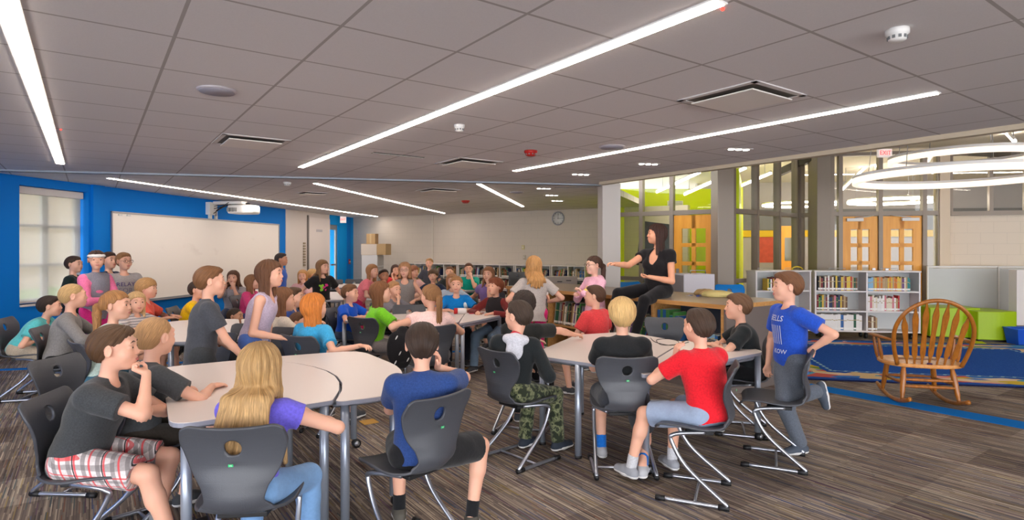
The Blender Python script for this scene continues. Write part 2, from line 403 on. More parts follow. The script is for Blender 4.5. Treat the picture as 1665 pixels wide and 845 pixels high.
def door(nm, root, x0, x1, lites, label, handle=1):
    o = sroot(nm, tuple(root.location), root.rotation_euler.z, label, 'door')
    m = MB(); z1 = 2.11; y0, y1 = -.025, .025; W = x1-x0; st = .14 if W < .8 else .17
    cw = (W-2*st-.07)/2; rows = [(1.87-.33*k, 1.61-.33*k) for k in range(lites)]
    m.b2(x0, x0+st, y0, y1, .01, z1); m.b2(x1-st, x1, y0, y1, .01, z1); m.b2(x0+st+cw, x0+st+cw+.07, y0, y1, .01, z1)
    zs = [z1]+[v for r_ in rows for v in r_]+[.01]
    for k in range(0, len(zs), 2): m.b2(x0+st, x1-st, y0, y1, zs[k+1], zs[k])
    m.build('door_leaf', M_door, o)
    g = MB(); g.b2(x0+st, x1-st, -.003, .003, rows[-1][1], rows[0][0]); g.build('door_glass', M_glass, o)
    hx = x1-.07 if handle > 0 else x0+.07
    h = MB(); h.b2(hx-.025, hx+.025, -.04, -.025, .95, 1.15); h.tube([(hx, -.03, 1.05), (hx, -.08, 1.05), (hx-.1*handle, -.08, 1.05)], .01); h.build('door_handle', M_alum, o)
    if handle: 
        h = MB(); h.b2(x0+.1, x1-.1, -.07, -.03, 1.0, 1.045); h.build('push_bar', M_offw, o)
        xc = x0+.2 if handle > 0 else x1-.2
        h = MB(); h.b2(xc-.14, xc+.14, -.08, -.03, 2.02, 2.075); h.tube([(xc, -.07, 2.08), (xc+.2*handle, -.16, 2.1), (xc+.32*handle, -.06, 2.12)], .008); h.build('door_closer', M_offw, o)
    return o
s1a = (PY(1003, 11.3), 11.3); s1b = (PY(1165, 10.25), 10.25); L1 = math.dist(s1a, s1b)
r1 = storefront(s1a, s1b, 3.3, [L1*.27, L1*.58], zlow=.95, skip=(2,), label='glazed partition of the lime green room, with a maple door')
door('door_2', r1, L1*.58+.04, L1-.04, 4, 'maple door with square lites into the lime room', 0)
cm = MB(); ca = PY(1177, 10.0); cm.b2(ca-.14, ca+.14, 9.9, 10.25, 0, HZ); struct(cm.build('wall_column_2', mat('column_taupe', (150, 138, 126), .5), None, .01), 'wide taupe column between the glazed partitions', 'column')
s2a = (PY(1190, 10.1), 10.1); s2b = (PY(1293, 11.5), 11.5); L2 = math.dist(s2a, s2b)
r2 = storefront(s2a, s2b, 3.3, [L2*.34, L2*.69], zlow=.95, label='glazed partition stepping back beside the taupe column')
s3a = (PY(1303, 11.5), 11.5); s3b = (PY(1326, 11.25), 11.25)
r3 = storefront(s3a, s3b, 3.3, [], label='narrow glazed strip beside the second taupe column')
cm = MB(); ca = PY(1338, 11.1); cm.b2(ca-.16, ca+.16, 11.0, 11.35, 0, HZ); struct(cm.build('wall_column_3', MATS['column_taupe'], None, .01), 'taupe column beside the double doors', 'column')
s4a = (PY(1352, 11.05), 11.05); s4b = (PY(1526, 10.7), 10.7); L4 = math.dist(s4a, s4b); k4 = lambda px: (px-1352)/(1528-1352)*L4
r4 = storefront(s4a, s4b, 3.3, [k4(1366), k4(1432.5), k4(1504)], skip=(1, 2), label='glazed entrance with a pair of maple doors')
door('door_3', r4, k4(1366)+.04, k4(1432.5)-.04, 4, 'left leaf of the maple double doors', 1)
door('door_4', r4, k4(1432.5)+.04, k4(1504)-.04, 4, 'right leaf of the maple double doors', -1)
cm = MB(); ca = PY(1537, 10.62); cm.b2(ca-.095, ca+.095, 10.62, 10.8, 0, HZ); struct(cm.build('wall_column_4', mat('column_cream', (218, 200, 176), .6), None, .01), 'cream column right of the double doors', 'column')
r0 = (PY(1545, 10.95), 10.95); re = (PY(1800, 10.2), 10.2)
M_block2 = block_mat('cream_block', (222, 208, 190), angle_of(r0, re))
struct(wall_mb(r0, re, 0, 2.12, .2).build('wall_right', M_block2), 'cream painted block wall under the high windows', 'wall')
Lr = math.dist(r0, re); r5 = sroot('window_%d' % SF['n'], (*r0, 0), angle_of(r0, re), 'long clerestory window over the cream block wall', 'window')
f = MB()
for x in (0, Lr*.27, Lr*.5, Lr*.75, Lr): f.b2(x-.03, x+.03, -.05, .05, 2.12, 3.3)
f.b2(0, Lr, -.06, .06, 2.12, 2.2); f.b2(0, Lr, -.06, .06, 3.24, 3.35); f.build('frame', M_frame, r5)
g = MB(); g.b2(0, Lr, -.004, .004, 2.2, 3.24); g.build('pane', M_glass, r5)
# rooms beyond
struct(wall_mb((2.3, 14.6), (5.6, 14.6), 0, 3.0, .2).build('wall_lime', M_lime), 'lime green wall inside the glazed room', 'wall')
struct(wall_mb((PY(1196, 10.9), 10.9), (PY(1204, 14.6), 14.6), 0, 3.0, .06, -1).build('wall_lime_side', M_lime))
struct(wall_mb((2.0, 11.4), (2.3, 14.6), 0, 3.0, .1, 1).build('wall_lime_left', M_lime))
M_hall = mat('hall_wall', (176, 170, 170), .7)
struct(wall_mb((5.2, 16.5), (20, 15.0), 0, HZ, .2).build('wall_hall', M_hall), 'pale hallway wall beyond the glazing', 'wall')
s = MB(); s.prism([(5.4, 16.44), (20, 14.94), (20, 14.98), (5.4, 16.47)], 1.84, 2.02); struct(s.build('trim_9', mat('hall_band_yellow', (226, 186, 20), .6)))
s = MB(); s.prism([(5.4, 16.43), (20, 14.93), (20, 14.97), (5.4, 16.46)], 2.03, 2.6); struct(s.build('trim_10', mat('hall_band_grey', (120, 120, 122), .6)))
o = MB(); o.box((PY(1246, 16.3), 16.33, 1.5), (.46, .05, .74), -.1); o.build('hall_poster', mat('poster_coral', (214, 92, 70), .6, var=.3, vscale=9)); tag(D.objects['hall_poster'], 'large coral poster panel in the hallway beyond the glass', 'poster')
for i, (px, lab) in enumerate(((1283, 'golden wooden door in the hallway right of the coral poster'),)):
    o = thing('hall_door', lab, 'door', (PY(px, 15.2), 15.2, 0), -.1); m = MB(); m.b2(-.35, .35, -.03, .03, 0, 2.1); m.build('door_leaf', M_door, o); m = MB(); m.b2(-.12, .12, -.035, -.031, 1.2, 1.8); m.build('door_glass', mat('dark_pane', (120, 116, 100), .1), o)
o = thing('flip_board', 'black tilted presentation board on a stand inside the lime room', 'board', (PY(1066, 12.2), 12.2, 0), .05)
m = MB(); m.M = Matrix.Translation((0, 0, 1.55)) @ Matrix.Rotation(.12, 4, 'Y'); m.b2(-.36, .36, -.02, .02, -.42, .5); m.build('board', mat('board_black', (52, 54, 56), .35), o, .01)
m = MB(); m.tube([(-.25, .05, 1.2), (-.3, .1, 0)], .015); m.tube([(.25, .05, 1.2), (.3, .1, 0)], .015); m.build('stand', M_alum, o)
o = thing('wall_vent', 'white ventilation grille high on the lime wall', 'vent', (PY(1101, 14.4), 14.58, 2.62)); m = MB(); m.b2(-.19, .19, -.02, .01, -.08, .08); m.build('frame', M_offw, o)
for k in range(6): 
    m = MB(); m.b2(-.17, .17, -.03, -.02, -.065+k*.025, -.055+k*.025); m.build('slat', mat('vent_grey', (140, 140, 138), .5), o)
struct(wall_mb((14.5, -4), (14.5, 16), 0, HZ, .1).build('wall_added_right', M_hall), 'added pale wall out of view on the far right, blocking outside light', 'wall')  # unseen wall, added to keep outside light off the hallway
# dark roof beams
for (a, b, z0, z1, wd) in (((1.9, 11.6), (3.0, 10.9), 2.78, 3.2, .12), ((5.3, 11.9), (5.9, 10.9), 2.95, 3.3, .12), ((8.3, 9.6), (8.7, 11.5), 3.0, 3.34, .12)):
    a = Vector(a); b = Vector(b); d = (b-a).normalized(); n = Vector((-d.y, d.x))*wd
    m = MB(); h = .14
    m.add([(a.x, a.y, z0), (b.x, b.y, z1), (b.x, b.y, z1+h), (a.x, a.y, z0+h), (a.x+n.x, a.y+n.y, z0), (b.x+n.x, b.y+n.y, z1), (b.x+n.x, b.y+n.y, z1+h), (a.x+n.x, a.y+n.y, z0+h)],
          [(0, 1, 2, 3), (7, 6, 5, 4), (0, 4, 5, 1), (3, 2, 6, 7), (1, 5, 6, 2), (0, 3, 7, 4)])
    SF['n'] += 1; struct(m.build('trim_%d' % (SF['n']+10), mat('beam_dark', (70, 62, 54), .5)))

# ------------------------------------------------------------ ceiling lamps
def lamp(p0, p1, wd, label, z=CEIL, m=None, group='linear ceiling lights'):
    a = Vector(p0[:2]); b = Vector(p1[:2]); L = (b-a).length
    o = thing('linear_light', label, 'ceiling light', (a.x, a.y, z), math.atan2((b-a).y, (b-a).x), group)
    t = MB(); t.b2(0, L, -wd/2-.012, wd/2+.012, -.008, 0); t.build('housing', M_offw, o)
    d = MB(); d.b2(.01, L-.01, -wd/2, wd/2, -.013, -.008); d.build('diffuser', m or M_lamp, o); return o
lamp(P(98, 265, CEIL), P(-20, -88, CEIL), .075, 'recessed linear light at the left edge of the ceiling, over the window side')
lamp(P(489, 271, CEIL), P(1173, 0, CEIL), .065, 'longest linear light, crossing the middle of the ceiling')
lamp(P(836, 277, CEIL), P(1526, 148.5, CEIL), .065, 'linear light on the right, nearest the soffit edge')
lamp(P(176, 288.5, CEIL), P(613, 351.5, CEIL), .065, 'linear light running along the blue whiteboard wall')
lamp(P(512, 297, CEIL), P(722, 346, CEIL), .065, 'linear light over the far tables, second from the whiteboard wall')
lamp(P(778, 298, CEIL), P(850, 335, CEIL), .065, 'short linear light nearest the clock wall')
def gl(px0, py0, px1, py1, Y0, Y1, lab, wd=.055):
    a = Vector((PY(px0, Y0), Y0, ZY(py0, Y0))); b = Vector((PY(px1, Y1), Y1, ZY(py1, Y1)))
    o = thing('linear_light', lab, 'ceiling light', tuple(a), 0, 'linear lights on the library side')
    v = b-a; m = MB(); m.tube([(0, 0, 0), tuple(v)], wd*.5, 8); m.build('diffuser', M_lamp, o)
    m = MB(); m.tube([(0, 0, wd*.62), tuple(v+Vector((0, 0, wd*.62)))], wd*.45, 8); m.build('housing', M_offw, o)
    for f in (.15, .85):
        q = v*f; m = MB(); m.tube([(q.x, q.y, q.z+wd), (q.x, q.y, HZ-a.z)], .006, 5); m.build('cable', M_alum, o)
gl(1068, 312, 1138, 280, 13.5, 12.2, 'upper linear light in the lime room'); gl(1113, 316, 1166, 292, 13.5, 12.6, 'lower linear light in the lime room')
gl(1188, 284, 1212, 273, 12, 11.6, 'short linear light beyond the stepped glazing, upper'); gl(1188, 309, 1254, 281, 13.2, 12.4, 'long linear light beyond the stepped glazing')
gl(1368, 309, 1416, 263, 13.4, 13.2, 'steep linear light seen through the glass over the double doors'); gl(1407, 257, 1431, 274, 13, 12.8, 'short linear light crossing behind the exit sign')
gl(1634, 213, 1650, 230, 9.5, 9.2, 'short linear light on the high ceiling above the ring pendants'); gl(1476, 319, 1486, 327, 14, 13.8, 'tiny distant linear light over the right door leaf')
def ring(cx, cy, z, R, label, t=.045, h=.05, m0=None):
    o = thing('ring_pendant', label, 'pendant light', (cx, cy, z), 0, 'ring pendants over the rug')
    N = 96; m = MB(); vs = []; fs = []
    for k in range(N):
        th = 2*math.pi*k/N
        for (r, zz) in ((R-t, 0), (R+t, 0), (R+t, h), (R-t, h)): vs.append((r*math.cos(th), r*math.sin(th), zz))
    for k in range(N):
        j = (k+1) % N
        for q in range(4): fs.append((k*4+q, k*4+(q+1) % 4, j*4+(q+1) % 4, j*4+q))
    m.add(vs, fs); m.build('light_ring', m0 or M_lampdim, o)
    m = MB(); vs = [(v[0], v[1], v[2]+h+.002) if i % 4 < 2 else (v[0], v[1], v[2]+.035) for i, v in enumerate(vs)]; m.add(vs, fs); m.build('housing', M_offw, o)
    for k in range(4):
        th = .5+k*math.pi/2; m = MB(); x, y = R*math.cos(th), R*math.sin(th); m.tube([(x, y, h+.03), (x*.9, y*.9, HZ-z)], .004, 5); m.build('cable', M_alum, o)
ring(5.45, 7.25, 2.345, 1.05, 'large glowing ring pendant, the lower one over the blue rug', .035, .07); ring(5.565, 7.26, 2.585, .75, 'smaller glowing ring pendant hung above the large ring', .03, .06)
ring(8.6, 13.2, 2.55, .9, 'distant glowing ring pendant beyond the clerestory window', .03, .05, M_lamp); ring(6.6, 13.4, 2.5, .8, 'distant glowing ring pendant seen through the glass over the doors', .025, .03, M_lamp)
lamp((8.6, 8.2), (11.2, 4.6), .09, 'added linear fill light on the high library ceiling, unseen right of the frame', HZ); lamp((6.2, 4.4), (8.4, 1.4), .09, 'added linear fill light on the high library ceiling, unseen, nearest the camera on the right', HZ); lamp((7.0, 14.6), (12.5, 14.0), .09, 'added linear fill light on the hallway ceiling beyond the double doors', HZ)  # three lamps added to brighten the library side and the hallway

# ------------------------------------------------------------ things on the ceiling
def vent(px, py, s, label, rz=0, hang=.035):
    p = P(px, py, CEIL); o = thing('ceiling_vent', label, 'vent', (p.x, p.y, CEIL), AANG+rz, 'square ceiling vents')
    m = MB(); h = s/2
    for (a, b, c_, d_) in ((-h, h, -h, -h+.04), (-h, h, h-.04, h), (-h, -h+.04, -h, h), (h-.04, h, -h, h)): m.b2(a, b, c_, d_, -.008, 0)
    m.build('frame', mat('vent_frame', (205, 200, 198), .6), o)
    m = MB(); m.b2(-h+.04, h-.04, -h+.04, h-.04, -.004, -.001); m.build('throat', mat('vent_throat', (110, 104, 98), .6), o)
    m = MB(); m.b2(-h*.78, h*.78, -h*.78, h*.78, -hang, -hang+.01); m.build('plaque', mat('vent_plate', (226, 220, 214), .5), o, .004)
vent(1205, 158, .6, 'large square vent between the two right linear lights'); vent(408, 230, .6, 'square vent on the left, under the speaker grille'); vent(762, 264, .6, 'square vent beyond the middle linear light'); 
vent(713, 309, .6, 'distant square vent past the ceiling track'); vent(508, 314, .5, 'distant square vent near the projector')
def slot(px, py, L, label, rz):
    p = P(px, py, CEIL); o = thing('slot_diffuser', label, 'vent', (p.x, p.y, CEIL), rz, 'slot diffusers'); m = MB(); m.b2(-L/2, L/2, -.04, .04, -.006, 0); m.build('frame', mat('vent_dark', (70, 66, 60), .6), o)
    m = MB(); m.b2(-L/2, L/2, -.012, .012, -.009, -.006); m.build('blade', M_offw, o)
slot(936, 305, .7, 'dark slot diffuser by the white column', 0); slot(1225, 262, .5, 'dark slot at the edge of the ceiling by the soffit', AANG); slot(648, 252, .6, 'dark slot diffuser left of the distant vent', AANG+1.57)
def speaker(px, py, r, label):
    p = P(px, py, CEIL); o = thing('ceiling_speaker', label, 'speaker', (p.x, p.y, CEIL), 0, 'round ceiling speakers')
    m = MB(); m.lathe([(r, 0), (r, -.008), (r*.9, -.014), (r*.05, -.014)], n=32); m.build('bezel', mat('speaker_bezel', (170, 164, 170), .5), o)
    m = MB(); m.lathe([(r*.88, -.0142), (r*.88, -.018), (.01, -.02)], n=32); m.build('grille', mat('speaker_grille', (150, 146, 156), .6, .3), o)
speaker(353, 146, .12, 'round flush speaker on the left of the ceiling'); speaker(995, 238, .13, 'faint round speaker near the right linear light'); speaker(840, 312, .13, 'distant round speaker past the ceiling track')
def detector(px, py, label, m0=M_offw, r=.055, nm='smoke_detector', cat='smoke detector'):
    p = P(px, py, CEIL); o = thing(nm, label, cat, (p.x, p.y, CEIL))
    m = MB(); m.lathe([(r, 0), (r, -.022), (r*.8, -.03), (r*.75, -.05), (r*.5, -.058), (.004, -.058)], n=28); m.build('body', m0, o)
    m = MB()
    for k in range(10): th = k*.628; m.box((r*.79*math.cos(th), r*.79*math.sin(th), -.04), (.006, .012, .014), th)
    m.build('slots', mat('slot_grey', (110, 112, 112), .5), o)
detector(1459, 48, 'white smoke detector at the upper right of the ceiling', r=.05); detector(747, 203, 'small white smoke detector left of the middle linear light', r=.045)
detector(863, 245, 'red fire strobe between the two right linear lights', M_red, .07, 'fire_strobe', 'alarm'); detector(757, 326, 'red fire strobe beyond the ceiling track, over the far tables', M_red, .09, 'fire_strobe', 'alarm')
detector(467, 296, 'white occupancy sensor just past the ceiling track', r=.06, nm='occupancy_sensor', cat='sensor')
for i, (px, py, lab) in enumerate(((1201, 242, 'nearest to the soffit edge'), (1054, 266, 'between the vent slot and the glass room'), (944, 283, 'just before the ceiling track'), (884, 306, 'just past the ceiling track'), (897, 317, 'second past the ceiling track'), (906, 326, 'farthest, close to the clock wall'))):
    p = P(px, py, CEIL); o = thing('downlight', 'triple recessed downlight '+lab, 'ceiling light', (p.x, p.y, CEIL), 0.2, 'triple recessed downlights')
    m = MB(); m.b2(-.14, .14, -.045, .045, -.006, 0); m.build('trim_plate', mat('ceiling_paint', (196, 190, 186), .6), o)
    for k in (-1, 0, 1): m = MB(); m.lathe([(.032, -.006), (.03, -.012), (.002, -.012)], (k*.085, 0, 0), 14); m.build('bulb', mat('bulb_white', (255, 250, 240), .3, emit=6), o)
for (px, py, lab) in ((1175, 14, 'tiny red indicator by the end of the longest light'), (1522, 151, 'tiny red indicator by the end of the right light'), (99, 210, 'tiny red indicator beside the left light')):
    p = P(px, py, CEIL); m = MB(); m.lathe([(.008, 0), (.006, -.008), (.001, -.01)], (p.x, p.y, CEIL), 10); tag(m.build('indicator_light', mat('led_red', (255, 40, 30), .4, emit=3)), lab, 'indicator light')
# exit signs
def exit_sign(px, py, Y, wd, ht, label, rz=0):
    x = PY(px, Y); z = ZY(py, Y); o = thing('exit_sign', label, 'exit sign', (x, Y, z), rz)
    m = MB(); m.b2(-wd/2, wd/2, -.02, .02, -ht/2, ht/2); m.build('housing', mat('exit_face', (236, 226, 222), .4, emit=.18), o, .005)
    text('EXIT', min(ht*.85, wd*.44), mat('exit_red', (225, 40, 40), .5, emit=1.2), o, (0, -.022, 0), (math.pi/2, 0, 0), sx=.9)
    return o
exit_sign(1438, 249, 8.6, .21, .125, 'exit sign with red letters under the soffit by the ring pendants', .05)
exit_sign(558, 357, 18.0, .18, .2, 'exit sign over the door in the blue alcove', .1)
# ------------------------------------------------------------ whiteboard and projector
def onwall(Y, off=0.0):
    p = wl(Y); d = Vector((0.151, 1)).normalized(); n = Vector((d.y, -d.x)); return p+n*off
WR = math.atan2(1, 0.151)
p0 = onwall(9.86); L = (onwall(14.95)-p0).length
wb = thing('whiteboard', 'long white marker board with a faint smudge on the blue wall', 'whiteboard', (p0.x, p0.y, 0), WR)
t = NT('marker_board'); o = t.tc.outputs['Object']; sm = t.noise(t.mapping(o, scale=(.9, 1, 1.6), loc=(2, 0, 0)), 1.5, 5)
t.base(t.ramp(sm, [(0.3, (250, 242, 234)), (0.62, (250, 242, 234)), (0.75, (240, 230, 222))])); t.rough(.25)
m = MB(); m.b2(0, L, -.012, -.004, .60, 2.11); m.build('surface', t.m, wb)
m = MB(); f = .025
m.b2(-f, L+f, -.03, -.002, 2.11, 2.14); m.b2(-f, 0, -.03, -.002, .58, 2.14); m.b2(L, L+f, -.03, -.002, .58, 2.14); m.b2(-f, L+f, -.03, -.002, .57, .60); m.build('frame', M_alum, wb)
m = MB(); m.b2(0, L, -.09, -.03, .56, .575); m.build('tray', M_alum, wb)
for k, x in enumerate((.12, .3)): m = MB(); m.b2(x, x+.07, -.04, -.012, 2.07, 2.10); m.build('clip', M_offw, wb)
pY = 12.5; q = onwall(pY, 0.0)
pj = thing('projector', 'white short throw projector on a wall arm over the whiteboard', 'projector', (q.x, q.y, 0), WR)
m = MB(); m.b2(-.3, -.05, -.10, -.002, 2.22, 2.48); m.build('wall_plate', M_offw, pj, .006)
m = MB(); m.b2(-.2, .0, -.75, -.1, 2.44, 2.50); m.build('arm', M_offw, pj, .006)
m = MB(); m.prism([(-.25, -.45), (.15, -.45), (.22, -.62), (.2, -.92), (.05, -1.0), (-.2, -1.0), (-.3, -.85)], 2.24, 2.42); m.build('body', mat('projector_white', (232, 230, 226), .35), pj, .04, seg=4)
m = MB(); m.lathe([(.06, 0), (.055, .05), (.04, .055), (.002, .055)], (.0, -.75, 2.42), 20); m.build('lens', M_dark, pj)
for k in range(3):
    m = MB(); m.b2(-.31, -.2, -.7+k*.08, -.65+k*.08, 2.28, 2.36); m.build('vent_grille', mat('vent_grey', (140, 140, 138), .5), pj)
for k in range(5):
    m = MB(); r_ = random.Random(k); m.tube([(-.15+r_.uniform(-.05, .05), -.11, 2.2+.05*k), (-.3+.06*k, -.25-.04*k, 2.3+.04*k), (-.2+.05*k, -.45, 2.47-.01*k), (-.1+.05*k, -.7, 2.46)], .008, 6); m.build('cable', M_dark, pj)
m = MB(); m.b2(-.22, -.14, -.04, -.002, 2.14, 2.22); m.b2(-.02, .04, -.04, -.002, 2.14, 2.22); m.build('bracket', M_offw, pj)

# ------------------------------------------------------------ tables
M_top = mat('table_laminate', (226, 214, 208), .35, spec=.5); M_edge = mat('table_edge_grey', (150, 152, 164), .4); M_leg = mat('table_leg_silver', (168, 176, 190), .35, .6)
TZ = .70
def rounded(poly, r, n=6):
    out = []; N = len(poly)
    for i in range(N):
        p = Vector(poly[i][:2]); a = Vector(poly[i-1][:2])-p; b = Vector(poly[(i+1) % N][:2])-p
        rr = poly[i][2] if len(poly[i]) > 2 else r
        rr = min(rr, a.length*.45, b.length*.45); a = p+a.normalized()*rr; b = p+b.normalized()*rr
        for k in range(n+1): t = k/n; out.append(tuple(a*(1-t)**2+p*2*t*(1-t)+b*t*t))
    return out
def table(poly, legs, label, z=TZ, casters=(), r=.1, group='pale classroom tables'):
    cx = sum(p[0] for p in poly)/len(poly); cy = sum(p[1] for p in poly)/len(poly)
    o = thing('classroom_table', label, 'table', (cx, cy, 0), 0, group)
    pl = rounded([(p[0]-cx, p[1]-cy)+tuple(p[2:]) for p in poly], r)
    m = MB(); m.prism(pl, z-.003, z); m.build('tabletop', M_top, o)
    m = MB(); m.prism(pl, z-.026, z-.0032); m.build('edge_band', M_edge, o, .004)
    pi = [(p[0]*.86, p[1]*.86) for p in pl]; m = MB(); N = len(pi)
    m.tube([(p[0], p[1], z-.045) for p in pi], .016, 6, closed=True); m.build('underframe', M_leg, o)
    for i, (x, y) in enumerate(legs):
        x -= cx; y -= cy; l = MB(); l.tube([(x, y, .07 if i in casters else .02), (x, y, z-.026)], .024, 14); lo = l.build('leg', M_leg, o)
        if i in casters: caster((x, y, 0), lo)
        else: l = MB(); l.lathe([(.026, 0), (.028, .012), (.024, .02)], (x, y, 0), 14); l.build('foot', M_dark, lo)
    return o
def caster(p, parent, r=.032, rz=.6):
    m = MB(); x, y, z = p; c, s = math.cos(rz), math.sin(rz)
    m.tube([(x, y, .075), (x+.02*c, y+.02*s, .055)], .012, 8)
    m.tube([(x-.02*s*1+.02*c, y+.02*c+.02*s, r), (x+.02*s+.02*c, y-.02*c+.02*s, r)], r, 18)
    m.tube([(x-.023*s+.02*c, y+.023*c+.02*s, r), (x+.023*s+.02*c, y-.023*c+.02*s, r)], r*.6, 14, 1)
    return m.build('caster', [M_dark, M_alum], parent)
T = lambda px, py: tuple(P(px, py, TZ)[:2])
def arc(a, b, bul, n=8):     # points of an arc from a to b, bulging to the left of a->b when bul > 0
    a = Vector(a[:2]); b = Vector(b[:2]); d = b-a; nn = Vector((-d.y, d.x)); return [tuple(a+d*(k/n)+nn*bul*4*(k/n)*(1-k/n))+(.02,) for k in range(n+1)]
g1 = T(400, 583); g2 = T(546, 650)
left = [T(268, 600)+(.12,), T(272, 690)+(.13,)]+arc(T(543, 648), T(425, 592), -.13)
table([T(262, 597)+(.1,), T(276, 692)+(.13,)]+arc(T(541, 650), T(410, 583), -.17), [T(303, 690), T(527, 650), T(312, 602), tuple(Vector(T(470, 600)))], 'large pale table at the front left, where the boy in plaid shorts leans', casters=())
table([T(413, 582)+(.02,)]+arc(T(413, 583), T(546, 651), .17)+[T(556, 652)+(.02,), T(650, 640)+(.16,), T(656, 598)+(.25,), T(585, 569)+(.2,)], [T(561, 648), tuple(Vector(T(575, 577))), tuple(Vector(T(640, 628)))], 'pale front table with a concave left end, right of the long haired girl', casters=(1, 2))
table([T(205, 531)+(.12,), T(270, 556)+(.12,), T(395, 551)+(.1,), T(388, 518)+(.1,), T(300, 520)+(.1,)], [T(278, 553), T(305, 551), T(220, 532), T(370, 522)], 'pale table along the left behind the front one, by the coral shirt boy')
table([T(398, 551)+(.1,), T(480, 547)+(.1,), T(470, 515)+(.1,), T(392, 518)+(.1,)], [T(465, 545), T(402, 522), T(465, 520)], 'pale table behind the running girl in the lilac top')
table([T(557, 514)+(.05,), T(562, 521)+(.05,), T(600, 523)+(.05,), T(745, 524)+(.05,), T(758, 506)+(.05,), T(660, 499), T(590, 507)], [T(560, 519), T(743, 521), T(640, 503)], 'pale table in the middle of the room, left of the red can', casters=(1,))
table([T(746, 526)+(.05,), T(815, 512)+(.05,), T(812, 506)+(.06,), T(759, 505)], [T(752, 523), T(812, 510)], 'pale table end with the red can, by the maroon sleeved boy', casters=(1,))
table([T(862, 576)+(.1,), T(960, 590)+(.03,), T(1036, 600)+(.03,), T(1110, 555)+(.03,), T(1015, 539)+(.1,), T(938, 544)+(.1,)], [T(882, 574), T(940, 586), T(1005, 543), T(945, 548)], 'pale table on the right, its left half beside the curly haired boy')
table([T(1043, 610)+(.12,), T(1245, 571)+(.1,), T(1165, 553), T(1115, 554)+(.03,), T(1040, 600)+(.03,)], [T(1050, 600), T(1232, 571), T(1128, 558)], 'pale table on the right, its right half under the black mouse', casters=(0, 1))
table([T(402, 479), T(470, 479), T(462, 470), T(415, 470)], [T(410, 478), T(462, 477)], 'far pale table against the whiteboard wall by the curly haired girl')
table([T(478, 490), T(560, 487), T(548, 474), T(478, 476)], [T(482, 488), T(552, 485), T(545, 475)], 'far pale table under the hands of the girl in the printed black tee')
table([T(520, 468), T(620, 466), T(600, 460), T(524, 461)], [T(526, 467), T(610, 465)], 'farthest pale table before the filing cabinet')
table([T(640, 472), T(735, 472), T(722, 463), T(650, 464)], [T(645, 471), T(728, 471)], 'far pale table in front of the low shelves, left one')
table([T(738, 474), T(800, 470), T(790, 462), T(735, 463)], [T(742, 473), T(793, 469)], 'far pale table in front of the low shelves, right one by the teal shirt boy')

# ------------------------------------------------------------ the chairs
t = NT('chair_shell'); o = t.tc.outputs['UV']; x, y, z = t.sep(o)
f1 = t.math('FRACT', t.math('MULTIPLY', x, 7.0)); f2 = t.math('FRACT', t.math('MULTIPLY', y, 16.0))
ln = t.math('MAXIMUM', t.math('LESS_THAN', f1, .05), t.math('LESS_THAN', f2, .05))
t.p.inputs['Base Color'].default_value = (*lin((70, 72, 78)), 1); t.rough(.42); t.bump(t.math('ADD', t.math('MULTIPLY', ln, -1.0), t.math('MULTIPLY', t.noise(t.tc.outputs['Object'], 300, 2), .35)), .6, .003)
M_shell = t.m; M_cap = mat('chair_foot_black', (26, 26, 28), .5)
def spl(pts, n):
    pts = [Vector(p) for p in pts]; out = []; N = len(pts)
    for i in range(N-1):
        a, b, c, d = pts[max(i-1, 0)], pts[i], pts[i+1], pts[min(i+2, N-1)]
        for k in range(n):
            t = k/n; out.append(.5*((2*b)+(c-a)*t+(2*a-5*b+4*c-d)*t*t+(3*b-a-3*c+d)*t**3))
    return out+[pts[-1]]
